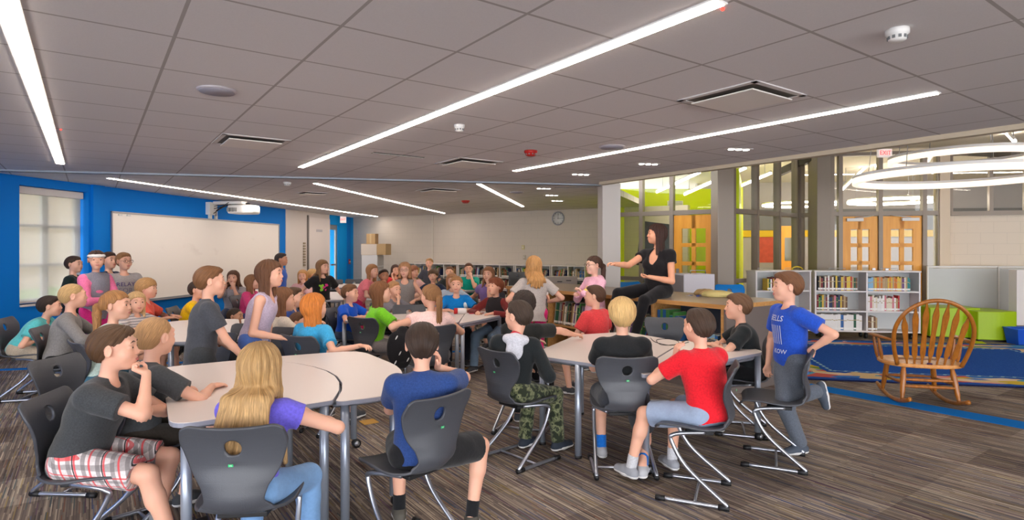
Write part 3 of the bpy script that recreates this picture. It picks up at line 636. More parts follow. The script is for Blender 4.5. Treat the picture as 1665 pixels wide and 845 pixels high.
# local frame: y forward (the sitter's front), origin on the floor under the seat centre
def shell_mesh(m_shell, M=None):
    prof = spl([(0, .215, .405), (0, .19, .432), (0, .08, .436), (0, -.06, .425), (0, -.165, .437), (0, -.215, .49), (0, -.212, .56), (0, -.195, .64), (0, -.21, .73), (0, -.245, .80)], 12)
    Wd = spl([(.13, 0, 0), (.185, 0, 0), (.205, 0, 0), (.20, 0, 0), (.155, 0, 0), (.118, 0, 0), (.130, 0, 0), (.178, 0, 0), (.205, 0, 0), (.195, 0, 0)], 12)
    NU = 56; vs = []; fs = []; uv = []; N = len(prof); L = 0; Ls = []
    for i in range(N):
        if i: L += (prof[i]-prof[i-1]).length
        Ls.append(L)
    for i, p in enumerate(prof):
        t = (prof[min(i+1, N-1)]-prof[max(i-1, 0)]).normalized(); nrm = Vector((0, t.z, -t.y))   # towards the sitter / up
        if nrm.z < -.1 : nrm = -nrm
        up = Vector((0, t.z, -t.y)); up = up if (up.z > 0 or up.y > 0) else -up
        for k in range(NU+1):
            u = -1+2*k/NU; curl = (.018 if i < 52 else .028)*u*u
            q = p+up*curl; q = Vector((u*Wd[i].x, q.y, q.z)); vs.append(q); uv.append((u*Wd[i].x*1.6+.5, Ls[i]))
    # hole in the back: snap grid points to the circle
    hc = Vector((0, -.2025, .715)); R = .034
    ins = set()
    for j, v in enumerate(vs):
        if v.y < -.15 and v.z > .6:
            r = math.hypot(v.x, v.z-hc.z)
            if r < R: ins.add(j)
    keep = []
    for i in range(N-1):
        for k in range(NU):
            f = (i*(NU+1)+k, i*(NU+1)+k+1, (i+1)*(NU+1)+k+1, (i+1)*(NU+1)+k)
            if sum(j in ins for j in f) >= 3: continue
            keep.append(f)
    cnt = {}
    for f in keep:
        for a, b in zip(f, f[1:]+f[:1]): e = (min(a, b), max(a, b)); cnt[e] = cnt.get(e, 0)+1
    for e, c_ in cnt.items():
        if c_ == 1:
            for j in e:
                v = vs[j]; r = math.hypot(v.x, v.z-hc.z)
                if r < R*1.5 and v.y < -.15 and r > 1e-5: v.x *= R/r; v.z = hc.z+(v.z-hc.z)*R/r
    me = D.meshes.new('shell'); me.from_pydata([tuple(v) for v in vs], [], keep); me.materials.append(m_shell)
    ul = me.uv_layers.new(name='UVMap'); li = np.zeros(len(me.loops), dtype=np.int32); me.loops.foreach_get('vertex_index', li); ul.data.foreach_set('uv', np.array(uv, dtype=np.float32)[li].ravel())
    me.polygons.foreach_set('use_smooth', [True]*len(me.polygons)); me.update()
    # round the top corners of the backrest and the front of the seat
    for v in me.vertices:
        if v.co.z > .70:
            k = (v.co.z-.70)/.10; lim = .205-.05*max(0, k)**6; 
            if abs(v.co.x) > .15: v.co.z -= .03*((abs(v.co.x)-.15)/.055)**2*max(0, k)
    return me
def make_chair(shell=M_shell):
    o = thing('student_chair', 'x', 'chair')
    so = D.objects.new('seat_shell', shell_mesh(shell)); C.objects.link(so); so.parent = o
    sd = so.modifiers.new('s', 'SOLIDIFY'); sd.thickness = .012; sd.offset = -1
    for s in (-1, 1):
        x = s*.17
        pts = spl([(x*.62, -.05, .408), (x*.9, .06, .408), (x, .125, .395), (x, .135, .36), (x*1.04, .05, .22), (x*1.15, -.16, .045)], 5)
        pts += [Vector(q) for q in spl([(x*1.15, -.18, .028), (x*1.15, -.165, .017), (x*1.15, -.10, .017), (x*1.1, .20, .017)], 4)]
        m = MB(); m.tube(pts, .0125, 10); m.build('side_tube', M_metal, o)
        m = MB(); m.tube([(x*1.15, -.192, .016), (x*1.15, -.13, .016)], .0165, 10); m.build('rear_foot', M_cap, o)
        m = MB(); m.tube([(x*1.1, .17, .016), (x*1.1, .225, .016)], .0165, 10); m.build('front_foot', M_cap, o)
    m = MB(); m.tube([(-.19, .0, .017), (.19, .0, .017)], .009, 8); m.build('cross_bar', M_metal, o)
    m = MB(); m.box((0, -.02, .405), (.2, .16, .022)); m.build('seat_mount', M_cap, o, .004)
    m = MB(); m.box((0, 0, 0), (.018, .002, .010)); b = m.build('badge', mat('badge_green', (50, 200, 120), .4), o); b.location = (0, -.226, .655); b.rotation_euler = (.1, 0, 0)
    text('VS', .009, M_offw, b, (0, -.0015, 0), (math.pi/2, 0, 0), 'badge_lettering', .0003)
    return o
CH = make_chair(); CHU = [0]
def chair(x, y, yaw, label, group='dark cantilever student chairs', z=0):
    o = CH if CHU[0] == 0 else copy_tree(CH); CHU[0] += 1
    o.location = (x, y, z); o.rotation_euler = (0, 0, -math.radians(yaw)); o['label'] = label; o['group'] = group; return o

# ------------------------------------------------------------ books
BOOKN = [0]
PAL = {'dark red': (120, 30, 34), 'red': (190, 40, 40), 'navy blue': (32, 44, 84), 'blue': (40, 96, 160), 'pale blue': (130, 176, 206), 'dark green': (30, 84, 56), 'green': (76, 140, 72), 'cream': (222, 212, 190), 'white': (232, 228, 224), 'black': (34, 32, 34), 'brown': (112, 78, 48), 'tan': (176, 148, 108), 'orange': (210, 120, 44), 'yellow': (214, 180, 60), 'purple': (104, 64, 120), 'grey': (130, 128, 126), 'teal': (30, 128, 128), 'pink': (206, 120, 130)}
BK = {}
def book_mesh(col, t, h, d):
    key = (col, round(t, 3), round(h, 2), round(d, 2))
    if key in BK: return BK[key]
    cm = mat('book_'+col.replace(' ', '_'), PAL[col], .5)
    m = MB(); m.b2(-t/2, t/2, 0, d, 0, h, 0)                       # cover block: spine at y=0
    m.b2(-t/2+.002, t/2-.002, .003, d-.003, h-.001, h+.0006, 1)
    m.b2(-t/2+.0005, t/2-.0005, -.0008, 0, .015, .045, 2)           # spine label
    m.b2(-t/2+.001, t/2-.001, -.0006, 0, h*.62, h*.62+.012, 3)
    me = D.meshes.new('book'); me.from_pydata(m.v, [], m.f)
    for q in (cm, mat('paper', (226, 218, 200), .8), mat('spine_label', (236, 234, 230), .6), mat('spine_band', (180, 160, 110), .5)): me.materials.append(q)
    me.polygons.foreach_set('material_index', m.m); me.update(); BK[key] = me; return me
ORD = ['first', 'second', 'third', 'fourth', 'fifth', 'sixth', 'seventh', 'eighth', 'ninth', 'tenth', 'eleventh', 'twelfth', 'thirteenth', 'fourteenth', 'fifteenth', 'sixteenth', 'seventeenth', 'eighteenth', 'nineteenth', 'twentieth', 'twenty-first', 'twenty-second', 'twenty-third', 'twenty-fourth', 'twenty-fifth', 'twenty-sixth', 'twenty-seventh', 'twenty-eighth', 'twenty-ninth', 'thirtieth']
def book_row(root, x0, x1, y, z, cols, where, group, hmin=.19, hmax=.25, tmin=.018, tmax=.032, lean=0.0, seed=0, dep=.16, stuff=None):
    """books standing side by side from x0 to x1 in the frame of root (an Empty), spine towards -y"""
    r = random.Random(seed); M = Matrix.Translation(root.location) @ Matrix.Rotation(root.rotation_euler.z, 4, 'Z'); x = x0; i = 0
    L_ = lean
    while True:
        t = round(r.uniform(tmin, tmax), 3); h = round(r.uniform(hmin, hmax), 2); col = cols[r.randrange(len(cols))] if not callable(cols) else cols((x-x0)/(x1-x0), r)
        ln = L_
        foot = t/math.cos(ln)+.0015
        if x+foot+h*math.sin(abs(ln)) > x1: break
        px = x+foot/2
        if stuff is not None:
            c, s_ = math.cos(ln), math.sin(ln)
            stuff.append((M @ Matrix.Translation((px, y, z+.001+abs(s_)*t/2)) @ Matrix.Rotation(ln, 4, 'Y'), col, t, h))
        else:
            me = book_mesh(col, t, h, dep); o = D.objects.new('book', me); C.objects.link(o)
            o.matrix_world = M @ Matrix.Translation((px, y+r.uniform(0, .008), z+.001+abs(math.sin(ln))*t/2)) @ Matrix.Rotation(ln, 4, 'Y')
            o['label'] = '%s book, %s from left, %s' % (col, ORD[min(i, 29)], where); o['category'] = 'book'; o['group'] = group; BOOKN[0] += 1
        x += foot; i += 1
def stuff_books(lst, name, label):
    m = MB(); cols = sorted({c_ for _, c_, _, _ in lst})
    for M_, c_, t_, h_ in lst:
        m.M = M_; m.b2(-t_/2, t_/2, 0, .16, 0, h_, cols.index(c_)); m.b2(-t_/2+.001, t_/2-.001, -.0008, 0, .015, .045, len(cols))
    o = m.build(name, [mat('book_'+c_.replace(' ', '_'), PAL[c_], .5) for c_ in cols]+[mat('spine_label', (236, 234, 230), .6)]); tag(o, label, 'books', kind='stuff'); return o

# right hand bookcases
M_shelf = mat('shelf_white', (222, 216, 214), .45); M_perf = None
t = NT('perforated_steel'); x, y, z = t.sep(t.tc.outputs['Object']); 
fx = t.math('SUBTRACT', t.math('FRACT', t.math('MULTIPLY', t.math('ADD', x, 50.0), 40)), .5); fz = t.math('SUBTRACT', t.math('FRACT', t.math('MULTIPLY', z, 40)), .5)
dd = t.math('SQRT', t.math('ADD', t.math('MULTIPLY', fx, fx), t.math('MULTIPLY', fz, fz))); t.base(t.mix(t.math('LESS_THAN', dd, .22), (204, 206, 204), (120, 120, 122))); t.rough(.5); M_perf = t.m
def caster_b(m, x, y): m.tube([(x-.018, y, .045), (x+.018, y, .045)], .045, 16); m.tube([(x, y, .06), (x, y, .105)], .015, 8)
def bookcase(pa, pb, nbay, label, top=1.14, bot=.11, dep=.32, tiers=3, handles=2):
    a = Vector(pa); b = Vector(pb); L = (b-a).length; o = thing('bookcase', label, 'bookcase', (a.x, a.y, 0), math.atan2((b-a).y, (b-a).x))
    H = (top-bot-.03)/tiers; w = L/nbay
    for x in [0]+[w*k for k in range(1, nbay)]+[L]:
        xx = min(max(x, .0125), L-.0125); m = MB(); m.b2(xx-.0125, xx+.0125, 0, dep, bot, top-.025); m.build('upright', M_shelf, o)
    m = MB(); m.b2(-.01, L+.01, -.01, dep+.01, top-.025, top); m.build('top_panel', M_shelf, o, .004)
    for bay in range(nbay):
        for k in range(tiers):
            z = bot+H*k; m = MB(); m.b2(bay*w+.0126, (bay+1)*w-.0126, .005, dep-.01, z, z+.024); m.build('shelf', M_shelf, o)
    m = MB(); m.b2(.0126, L-.0126, dep-.009, dep-.002, bot+.026, top-.027); m.build('back_panel', M_perf, o)
    if bot > .05:
        for x in (.12, L-.12, L/2):
            for y in (.06, dep-.06): m = MB(); caster_b(m, x, y); m.build('caster', M_dark, o)
    for k in range(handles):
        x = L*(k+.5)/handles; m = MB(); m.tube([(x-.13, dep/2, top), (x-.13, dep/2, top+.035), (x+.13, dep/2, top+.035), (x+.13, dep/2, top)], .005, 6); m.build('rail', M_alum, o)
    return o, w, H
bc, w, H = bookcase((PY(1325, 9.95), 9.95), (PY(1497, 9.7), 9.7), 2, 'white wheeled bookcase with two bays of books behind the rocking chair')
allc = ['dark red', 'red', 'navy blue', 'cream', 'black', 'grey', 'white', 'tan', 'brown', 'dark green', 'yellow']
warm = lambda f, r: ('pale blue' if f < .12 else r.choice(['yellow', 'orange', 'tan', 'orange']) if f < .75 else r.choice(['green', 'teal', 'purple', 'tan', 'cream']))
g = 'books in the wheeled bookcase'
book_row(bc, .06, w-.13, .03, .11+2*H+.024, allc+['navy blue', 'black'], 'top shelf, left bay, wheeled bookcase', g, .21, .25, .02, .034, seed=1)
book_row(bc, .04, w*.66, .03, .11+H+.024, allc+['pink', 'green'], 'middle shelf, left bay, wheeled bookcase', g, .20, .26, .02, .032, seed=2)
book_row(bc, .03, w-.03, .03, .11+.024, lambda f, r: 'blue' if .5 < f < .57 else ('dark green' if .74 < f < .8 else ('brown' if f > .93 else 'white')), 'bottom shelf, left bay, wheeled bookcase', g, .25, .27, .024, .05, seed=3)
book_row(bc, w+.03, 2*w-.12, .03, .11+2*H+.024, warm, 'top shelf, right bay, wheeled bookcase', g, .21, .24, .02, .032, seed=4)
book_row(bc, w+.03, w*1.66, .03, .11+H+.024, lambda f, r: 'red' if f > .88 else r.choice(['cream', 'white', 'grey', 'tan', 'pink', 'cream', 'white']), 'middle shelf, right bay, wheeled bookcase', g, .20, .26, .022, .032, seed=5)
book_row(bc, w+.03, w*1.22, .03, .11+.024, ['cream', 'white', 'tan', 'brown'], 'bottom shelf, right bay, wheeled bookcase', g, .22, .25, .02, .032, seed=6)
bd, w2, H2 = bookcase((PY(1229, 9.9), 9.9), (PY(1319, 10.0), 10.0), 2, 'white wheeled bookcase partly hidden behind the boy in blue', handles=2)
book_row(bd, w2*.45, w2-.04, .03, .11+2*H2+.024, allc, 'top shelf, bookcase behind the boy in blue', 'books in the half hidden bookcase', .19, .24, seed=7)
book_row(bd, .05, w2-.1, .03, .11+H2+.024, ['tan', 'cream', 'grey', 'brown', 'black'], 'middle shelf, bookcase behind the boy in blue', 'books in the half hidden bookcase', .14, .17, seed=8)
m = MB(); m.tube([(PY(1306, 9.9)+.09*math.cos(k*.35), 10.1+.02*math.sin(k*.35), 1.15+.05*abs(math.sin(k*.35))) for k in range(10)], .01, 8); tag(m.build('headband_arch', mat('yellow_plastic', (220, 190, 40), .4)), 'small yellow arch lying on top of the half hidden bookcase', 'toy')
# the low shelves along the back wall
n_ = Vector((Bd.y, -Bd.x)); s0 = B0+Bd*((PY(668, 1)*0)); 
def bwp(px):     # point on the back wall under a pixel column
    k = (px-CX)/F; # B0 + s*Bd : x = k*y
    s = (k*B0.y-B0.x)/(Bd.x-k*Bd.y); return B0+Bd*s
back = []
edges = [662, 712, 756, 800, 848, 906, 962]
for i in range(6):
    a = bwp(edges[i])+n_*.345; b = bwp(edges[i+1])+n_*.345; b = b-(b-a).normalized()*.03
    o, w, H = bookcase(tuple(a), tuple(b), 2, 'low white book shelf along the back wall, %s from the left' % ORD[i], top=1.08, bot=.03, handles=1)
    for bay in range(2):
        for k in range(3):
            args = dict(hmin=.18, hmax=.27, tmin=.02, tmax=.04, seed=100+i*10+bay*3+k, lean=[0, .12, -.14, .2][(i+bay+k) % 4])
            cols = allc+['tan', 'cream', 'brown', 'green', 'blue', 'grey']
            full = w-.05 if (i+k+bay) % 3 else w*.75
            if k == 2 and i in (3, 4, 5): book_row(o, bay*w+.04, bay*w+full, .04, .03+H*k+.024, cols, 'top tier, %s bay of the %s back wall shelf' % (('left', 'right')[bay], ORD[i]), 'books on the back wall shelves', **args)
            else: book_row(o, bay*w+.04, bay*w+full, .04, .03+H*k+.024, cols if k else cols+['pale blue', 'blue'], '', '', stuff=back, **args)
stuff_books(back, 'library_books', 'crowded library books on the farther and lower back wall shelves')
m = MB(); p = bwp(862)+n_*.5

# ------------------------------------------------------------ the island counter
I0 = Vector(P(1180, 496, .93)[:2]); Id = A.copy(); Iw = A2.copy()
# frame: origin at the near front corner; local x runs along the front edge (far left), y into the island
isl = thing('library_counter', 'long laminate counter with open book bays where the woman sits', 'counter', (I0.x, I0.y, 0), math.atan2(-Id.y, -Id.x))
# local x: towards the near corner is 0, far end negative
LL = 3.9; DP = 1.15
M_lam = mat('counter_laminate_grey', (146, 128, 112), .35); M_ply = wood_mat('plywood_edge', (176, 124, 66), (206, 154, 92), 12, .5, 0); M_panel = mat('counter_side_taupe', (110, 100, 95), .5)
m = MB(); m.b2(-LL, 0, 0, DP, .897, .93); m.build('countertop', M_lam, isl)
m = MB(); m.b2(-LL, .006, -.008, 0, .885, .93); m.b2(0, .008, -.008, DP, .885, .93); m.build('edge_band', M_ply, isl)
m = MB(); m.b2(-.03, 0, .012, DP, 0, .885); m.build('end_panel', M_panel, isl); m = MB(); m.b2(-LL, -LL+.03, .012, DP, 0, .885); m.build('end_panel', M_panel, isl)
divs = [-LL+.04, -LL*.735, -LL*.505, -LL*.25, -.05]
for x in divs: m = MB(); m.b2(x-.016, x+.016, .012, .5, .06, .885); m.build('divider', M_ply, isl)
m = MB(); m.b2(-LL+.03, -.03, .5, .52, .06, .885); m.build('back_board', mat('counter_back', (70, 78, 92), .6), isl)
m = MB(); m.b2(-LL+.03, -.03, .03, DP-.03, 0, .06); m.build('plinth', M_panel, isl)
mids = [.43, .43, .36, .45]
for i in range(4): m = MB(); m.b2(divs[i]+.016, divs[i+1]-.016, .02, .5, mids[i], mids[i]+.022); m.build('shelf', M_ply, isl)
g = 'books in the counter bays'; cb = ['brown', 'black', 'green', 'tan', 'grey', 'cream', 'dark red', 'purple', 'dark green']
book_row(isl, divs[0]+.05, divs[1]-.05, .06, mids[0]+.022, cb, 'upper tier, leftmost counter bay', g, .26, .36, .02, .034, seed=31, lean=.12, dep=.2)
book_row(isl, divs[0]+.05, divs[1]-.05, .06, .06, cb+['cream', 'tan'], 'lower tier, leftmost counter bay', g, .26, .32, .02, .03, seed=32, lean=.1, dep=.2)
book_row(isl, divs[1]+.05, divs[2]-.05, .06, mids[1]+.022, cb, 'upper tier, second counter bay', g, .26, .33, .018, .03, seed=33, lean=.15, dep=.2)
book_row(isl, divs[2]+.05, divs[3]-.06, .06, mids[2]+.022, cb+['blue', 'white', 'red'], 'upper tier, counter bay under the woman', g, .26, .34, .016, .028, seed=34, lean=.28, dep=.2)
book_row(isl, divs[3]+.03, divs[3]+.34, .06, mids[3]+.022, lambda f, r: r.choice(['green', 'dark green', 'blue', 'teal']), 'upper tier, rightmost counter bay', g, .28, .34, .03, .05, seed=35, dep=.2)
book_row(isl, divs[3]+.62, divs[4]-.06, .06, mids[3]+.022, ['blue', 'pale blue', 'navy blue'], 'at the right end of the rightmost counter bay', g, .10, .13, .03, .04, seed=36, dep=.2)
# ------------------------------------------------------------ rug
FL = Vector((3.28, 6.76)); ux = Vector((.982, -.188)); uy = Vector((.19, .98)); RW, RD = 4.2, 3.2
t = NT('rug_pattern'); x, y, z = t.sep(t.tc.outputs['Object'])
ex = t.math('MINIMUM', x, t.math('SUBTRACT', RW, x)); ey = t.math('MINIMUM', y, t.math('SUBTRACT', RD, y)); e = t.math('MINIMUM', ex, ey)
v = t.n('ShaderNodeTexVoronoi'); v.inputs['Scale'].default_value = 3.2; v.inputs['Randomness'].default_value = 1.0
t.l(t.mapping(t.tc.outputs['Object'], scale=(1, 2.4, 1), rot=(0, 0, .35)), v.inputs['Vector'])
r_, g_, b_ = (lambda n: (n.outputs[0], n.outputs[1], n.outputs[2]))((lambda n: (t.l(v.outputs['Color'], n.inputs[0]), n)[1])(t.n('ShaderNodeSeparateColor')))
pc = t.ramp(r_, [(0, (60, 120, 190)), (.16, (214, 186, 140)), (.32, (206, 96, 84)), (.46, (206, 178, 60)), (.6, (110, 150, 60)), (.72, (222, 200, 170)), (.84, (90, 160, 190)), (.93, (220, 150, 140))], True)
zig = t.math('LESS_THAN', t.math('ABSOLUTE', t.math('SUBTRACT', e, t.math('ADD', .52, t.math('MULTIPLY', t.math('PINGPONG', t.math('ADD', x, y), .06), .5)))), .012)
wob = t.math('ADD', e, t.math('MULTIPLY', t.math('SUBTRACT', t.noise(t.tc.outputs['Object'], 3.5, 2), .5), .25))
inb = t.math('MULTIPLY', t.math('GREATER_THAN', wob, .13), t.math('LESS_THAN', wob, .46))
blue = t.ramp(t.noise(t.tc.outputs['Object'], 60, 3), [(.3, (24, 72, 152)), (.7, (36, 88, 170))])
c_ = t.mix(inb, blue, pc); c_ = t.mix(zig, c_, (150, 190, 200)); c_ = t.mix(t.math('LESS_THAN', e, .02), c_, (24, 30, 70))
t.base(c_); t.rough(.95); t.p.inputs['Specular IOR Level'].default_value = .1; t.bump(t.noise(t.tc.outputs['Object'], 400, 2), .3, .003)
m = MB(); m.prism([(0, 0), (RW, 0), (RW, RD), (0, RD)], .0, .012); o = m.build('area_rug', t.m, None, .004); o.location = (FL.x, FL.y, .0035); o.rotation_euler.z = math.atan2(ux.y, ux.x)
tag(o, 'large blue area rug with a colourful patchwork border, behind the rocking chair', 'rug')

# ------------------------------------------------------------ rocking chair
M_oak = wood_mat('honey_oak', (134, 78, 18), (172, 104, 32), 14, .3, 2); M_oak2 = wood_mat('seat_oak', (190, 124, 60), (220, 160, 96), 8, .25, 1)
rc = thing('rocking_chair', 'honey oak rocking chair with an arrow slat hoop back, seen from behind by the rug', 'rocking chair', (4.0, 5.78, 0), -math.radians(14))
rk = lambda y: .03+.085*((y-.02)/.45)**2
for s in (-1, 1):
    pts = [(s*.235, y, rk(y)) for y in np.linspace(-.44, .40, 18)]
    m = MB(); m.tube(pts, [.017]*16+[.016, .014], 8, flat=1.25); m.build('rocker', M_oak, rc)
def turned(a, b, r=.019, n=14, k=.35):
    a = Vector(a); b = Vector(b); pts = []; rs = []
    for i in range(n+1):
        t_ = i/n; pts.append(a.lerp(b, t_)); rs.append(r*(.72+.38*math.sin(math.pi*min(1, t_*1.15))+.16*math.exp(-((t_-.78)/.03)**2)+.14*math.exp(-((t_-.2)/.03)**2)))
    m = MB(); m.tube(pts, rs, 10); return m
for s in (-1, 1):
    for y0, y1 in ((-.20, -.26), (.2, .24)): turned((s*.20, y0, .385), (s*.235, y1, rk(y1)+.01), .023).build('leg', M_oak, rc)
for s in (-1, 1): turned((s*.218, -.225, .23), (s*.218, .215, .2), .014).build('stretcher', M_oak, rc)
for y, z in ((-.23, .26), (-.245, .20), (.225, .21)): turned((-.215, y, z), (.215, y, z), .015).build('stretcher', M_oak, rc)
sp = []
for k in range(40):
    th = 2*math.pi*k/40; c_, s_ = math.cos(th), math.sin(th); sp.append((.345*abs(c_)**.8*(1 if c_ > 0 else -1), .27*abs(s_)**.75*(1 if s_ > 0 else -1)))
m = MB(); m.prism(sp, .375, .412); m.build('seat', M_oak2, rc, .012, seg=3)
lean = lambda z: -.235-.30*(z-.41)
hp = []
for k in range(33):
    th = math.pi*(k/32); xx = .325*math.cos(th); zz = .70+.33*math.sin(th)
    hp.append((xx, lean(zz), zz))
for s in (1, -1):
    side = [(s*(.265+.06*math.sin(min(1, (z-.40)/.30)*math.pi/2)), lean(z), z) for z in np.linspace(.40, .69, 7)]
    hp = side+hp if s == 1 else hp+side[::-1]
m = MB(); m.tube(hp, .0165, 10, flat=1.15); m.build('hoop', M_oak, rc)
for i in range(7):
    u = (i-3)/3; xb = u*.185; xt = u*.262; zt = .70+.33*math.sqrt(max(0, 1-(xt/.325)**2))
    vs = []; fs = []; n = 18
    prof = [(0, .008), (.10, .009), (.16, .021), (.22, .024), (.5, .019), (.72, .026), (.80, .027), (.85, .018), (.92, .009), (1, .007)]
    for q in range(n+1):
        k = q/n; wv = np.interp(k, [p_[0] for p_ in prof], [p_[1] for p_ in prof]); z_ = .405+(zt-.405)*k; xx = xb+(xt-xb)*k; yy = lean(z_)
        for (dx, dy) in ((-wv, -.006), (wv, -.006), (wv, .006), (-wv, .006)): vs.append((xx+dx, yy+dy, z_))
    for q in range(n):
        for e_ in range(4): fs.append((q*4+e_, q*4+(e_+1) % 4, q*4+4+(e_+1) % 4, q*4+4+e_))
    fs += [(0, 3, 2, 1), (n*4, n*4+1, n*4+2, n*4+3)]
    m = MB(); m.add(vs, fs); m.build('back_slat', M_oak, rc, .002)
for s in (-1, 1):
    m = MB(); a = [(s*.31, lean(.64)+.01, .635), (s*.345, -.15, .640), (s*.36, .02, .638), (s*.365, .14, .636), (s*.36, .19, .630)]
    m.tube(a, [.022, .026, .030, .036, .02], 10, flat=.45); m.build('armrest', M_oak, rc)
    for y in (-.02, .12): turned((s*.325, y*.9, .405), (s*.358, y, .622), .016).build('arm_post', M_oak, rc)
m = MB(); m.tube([(-.02, -.238, .415), (0, -.245, .422), (.02, -.24, .416)], .008, 6); m.build('cushion_tie', mat('tie_purple', (60, 30, 80), .7), rc)
tag(MB().box((4.0+.02, 5.84, .4135), (.34, .10, .002), -.24).build('seat_decal', mat('decal_brown', (150, 100, 60), .5), rc), '', '')
for k in ('label', 'category'): del D.objects['seat_decal'][k]
D.objects['seat_decal'].matrix_parent_inverse = (Matrix.Translation((4.0, 5.78, 0)) @ Matrix.Rotation(-math.radians(14), 4, 'Z')).inverted()

# ------------------------------------------------------------ green benches, screens, bin
M_green = mat('vinyl_lime', (158, 190, 0), .45, spec=.5)
def bench(px0, px1, Y, z1, label, skew=0, dep=.55, bow=.06):
    x0, x1 = PY(px0, Y), PY(px1, Y); W = x1-x0; o = thing('bench', label, 'bench', (x0, Y, 0), skew, 'lime green benches')
    top = [(W*k/10, -bow*math.sin(math.pi*k/10)) for k in range(11)]+[(W, dep), (0, dep)]
    m = MB(); m.prism(top, .03, z1); m.build('body', M_green, o, .015, seg=3)
    m = MB(); m.prism([(p_[0]*.97+.02, p_[1]*.94+.02) for p_ in top], 0, .03); m.build('base', M_dark, o)
bench(1512, 1586, 9.9, .52, 'long lime green bench against the perforated screen, left one', -.16); bench(1590, 1651, 9.55, .49, 'lime green bench nearest the blue bin, right one', -.05, .6)
bench(1340, 1420, 11.0, .09, 'low green plinth glimpsed beneath the wheeled bookcase', 0, .2, 0)
M_perf2 = mat('perforated_pale', (196, 206, 196), .5, var=.05, vscale=120)
def screen(px0, px1, Y, label):
    x0, x1 = PY(px0, Y), PY(px1, Y); W = x1-x0; o = thing('screen_panel', label, 'screen', (x0, Y, 0), -.1, 'perforated screens')
    m = MB(); m.b2(.02, W-.02, -.01, .01, .12, 1.16); m.build('perforated_panel', M_perf, o)
    for x in (.012, W-.012): m = MB(); m.b2(x-.014, x+.014, -.016, .016, 0, 1.2); m.build('post', M_offw, o)
    m = MB(); m.b2(0, W, -.016, .016, 1.17, 1.2); m.build('top_rail', M_offw, o)
MATS['perforated_steel'].node_tree
screen(1507, 1619, 10.55, 'perforated screen with white frame behind the long green bench'); screen(1622, 1700, 10.42, 'perforated screen with white frame at the right, behind the near green bench')
o = thing('storage_cabinet', 'white cabinet end cut off by the right edge, behind the blue bin', 'cabinet', (PY(1655, 9.6), 9.62, 0)); m = MB(); m.b2(0, .6, 0, .16, .25, 1.16); m.build('body', M_shelf, o, .006); m = MB(); m.lathe([(.02, 0), (.02, .012), (.002, .014)], (.2, -.005, .66), 12); m.build('lock', M_dark, o)
m = MB(); m.b2(0.02, .58, .02, .15, 0, .25); m.build('base', M_panel, o)
o = thing('recycling_bin', 'blue plastic bin on the carpet at the right edge', 'bin', (PY(1672, 9.2), 9.3, 0)); m = MB(); m.M = None
vs = []; 
for z_, s_ in ((0, .16), (.25, .2), (.25, .185), (.02, .145)):
    for a_, b_ in ((-1, -.7), (1, -.7), (1, .7), (-1, .7)): vs.append((a_*s_, b_*s_, z_))
m.add(vs, [(3, 2, 1, 0)]+[(q*4+e_, q*4+(e_+1) % 4, q*4+4+(e_+1) % 4, q*4+4+e_) for q in range(3) for e_ in range(4)]+[(12, 13, 14, 15)]); m.build('body', mat('bin_blue', (20, 80, 190), .4), o, .004)
m = MB(); m.tube([(-.2, -.14, .25), (.2, -.14, .25), (.2, .14, .25), (-.2, .14, .25)], .01, 8, closed=True); m.build('rim', mat('bin_rim_blue', (50, 110, 220), .4), o)

# ------------------------------------------------------------ behind the counter
x0 = PY(1112, 8.9)
o = thing('wheeled_cabinet', 'pale grey wheeled cabinet with a rail, behind the counter next to the woman', 'cabinet', (x0, 8.9, 0), .15)
m = MB(); m.b2(0, .5, 0, .5, .1, 1.12); m.build('body', mat('cabinet_pale', (206, 202, 208), .5), o, .006); m = MB(); m.b2(-.004, -.0005, .01, .49, .12, 1.1); m.build('side_panel', mat('cabinet_side', (150, 144, 144), .5), o)
m = MB(); m.tube([(.2, .2, 1.12), (.2, .2, 1.17), (.45, .2, 1.17), (.45, .2, 1.12)], .007, 6); m.build('rail', M_alum, o)
for x_, y_ in ((.08, .08), (.42, .08), (.08, .42), (.42, .42)): m = MB(); caster_b(m, x_, y_); m.build('caster', M_dark, o)
o = thing('file_cabinet', 'low grey cabinet with two drawer pulls between the standing girl and the pink hoodie', 'cabinet', (PY(888, 10.6), 10.6, 0), -.1)
m = MB(); m.b2(0, .56, 0, .4, 0, 1.0); m.build('body', mat('cabinet_taupe', (150, 140, 132), .5), o, .006)
for x_, z_ in ((.2, .93), (.36, .95)): m = MB(); m.b2(x_, x_+.09, -.015, -.001, z_-.02, z_-.005); m.build('pull', M_dark, o)
M_bshell = mat('blue_shell', (0, 124, 206), .4)
cb0 = None
for px, Y, yaw, lab in ((1040, 9.9, 150, 'blue chair behind the counter, left of the seated woman'), (1022, 10.8, 100, 'blue chair turned sideways near the lime room glass'), (1078, 9.7, 175, 'blue chair just behind the seated woman'), (1137, 9.35, 180, 'blue chair behind the counter, left of the yellow bag'), (1196, 9.1, 178, 'blue chair behind the counter, right of the yellow bag')):
    if cb0 is None: cb0 = make_chair(M_bshell); o = cb0; 
    else: o = copy_tree(cb0)
    o.name = 'library_chair'; o.location = (PY(px, Y), Y, 0); o.rotation_euler = (0, 0, -math.radians(yaw)); o.scale = (1.16,)*3; o['label'] = lab; o['group'] = 'blue chairs behind the counter'
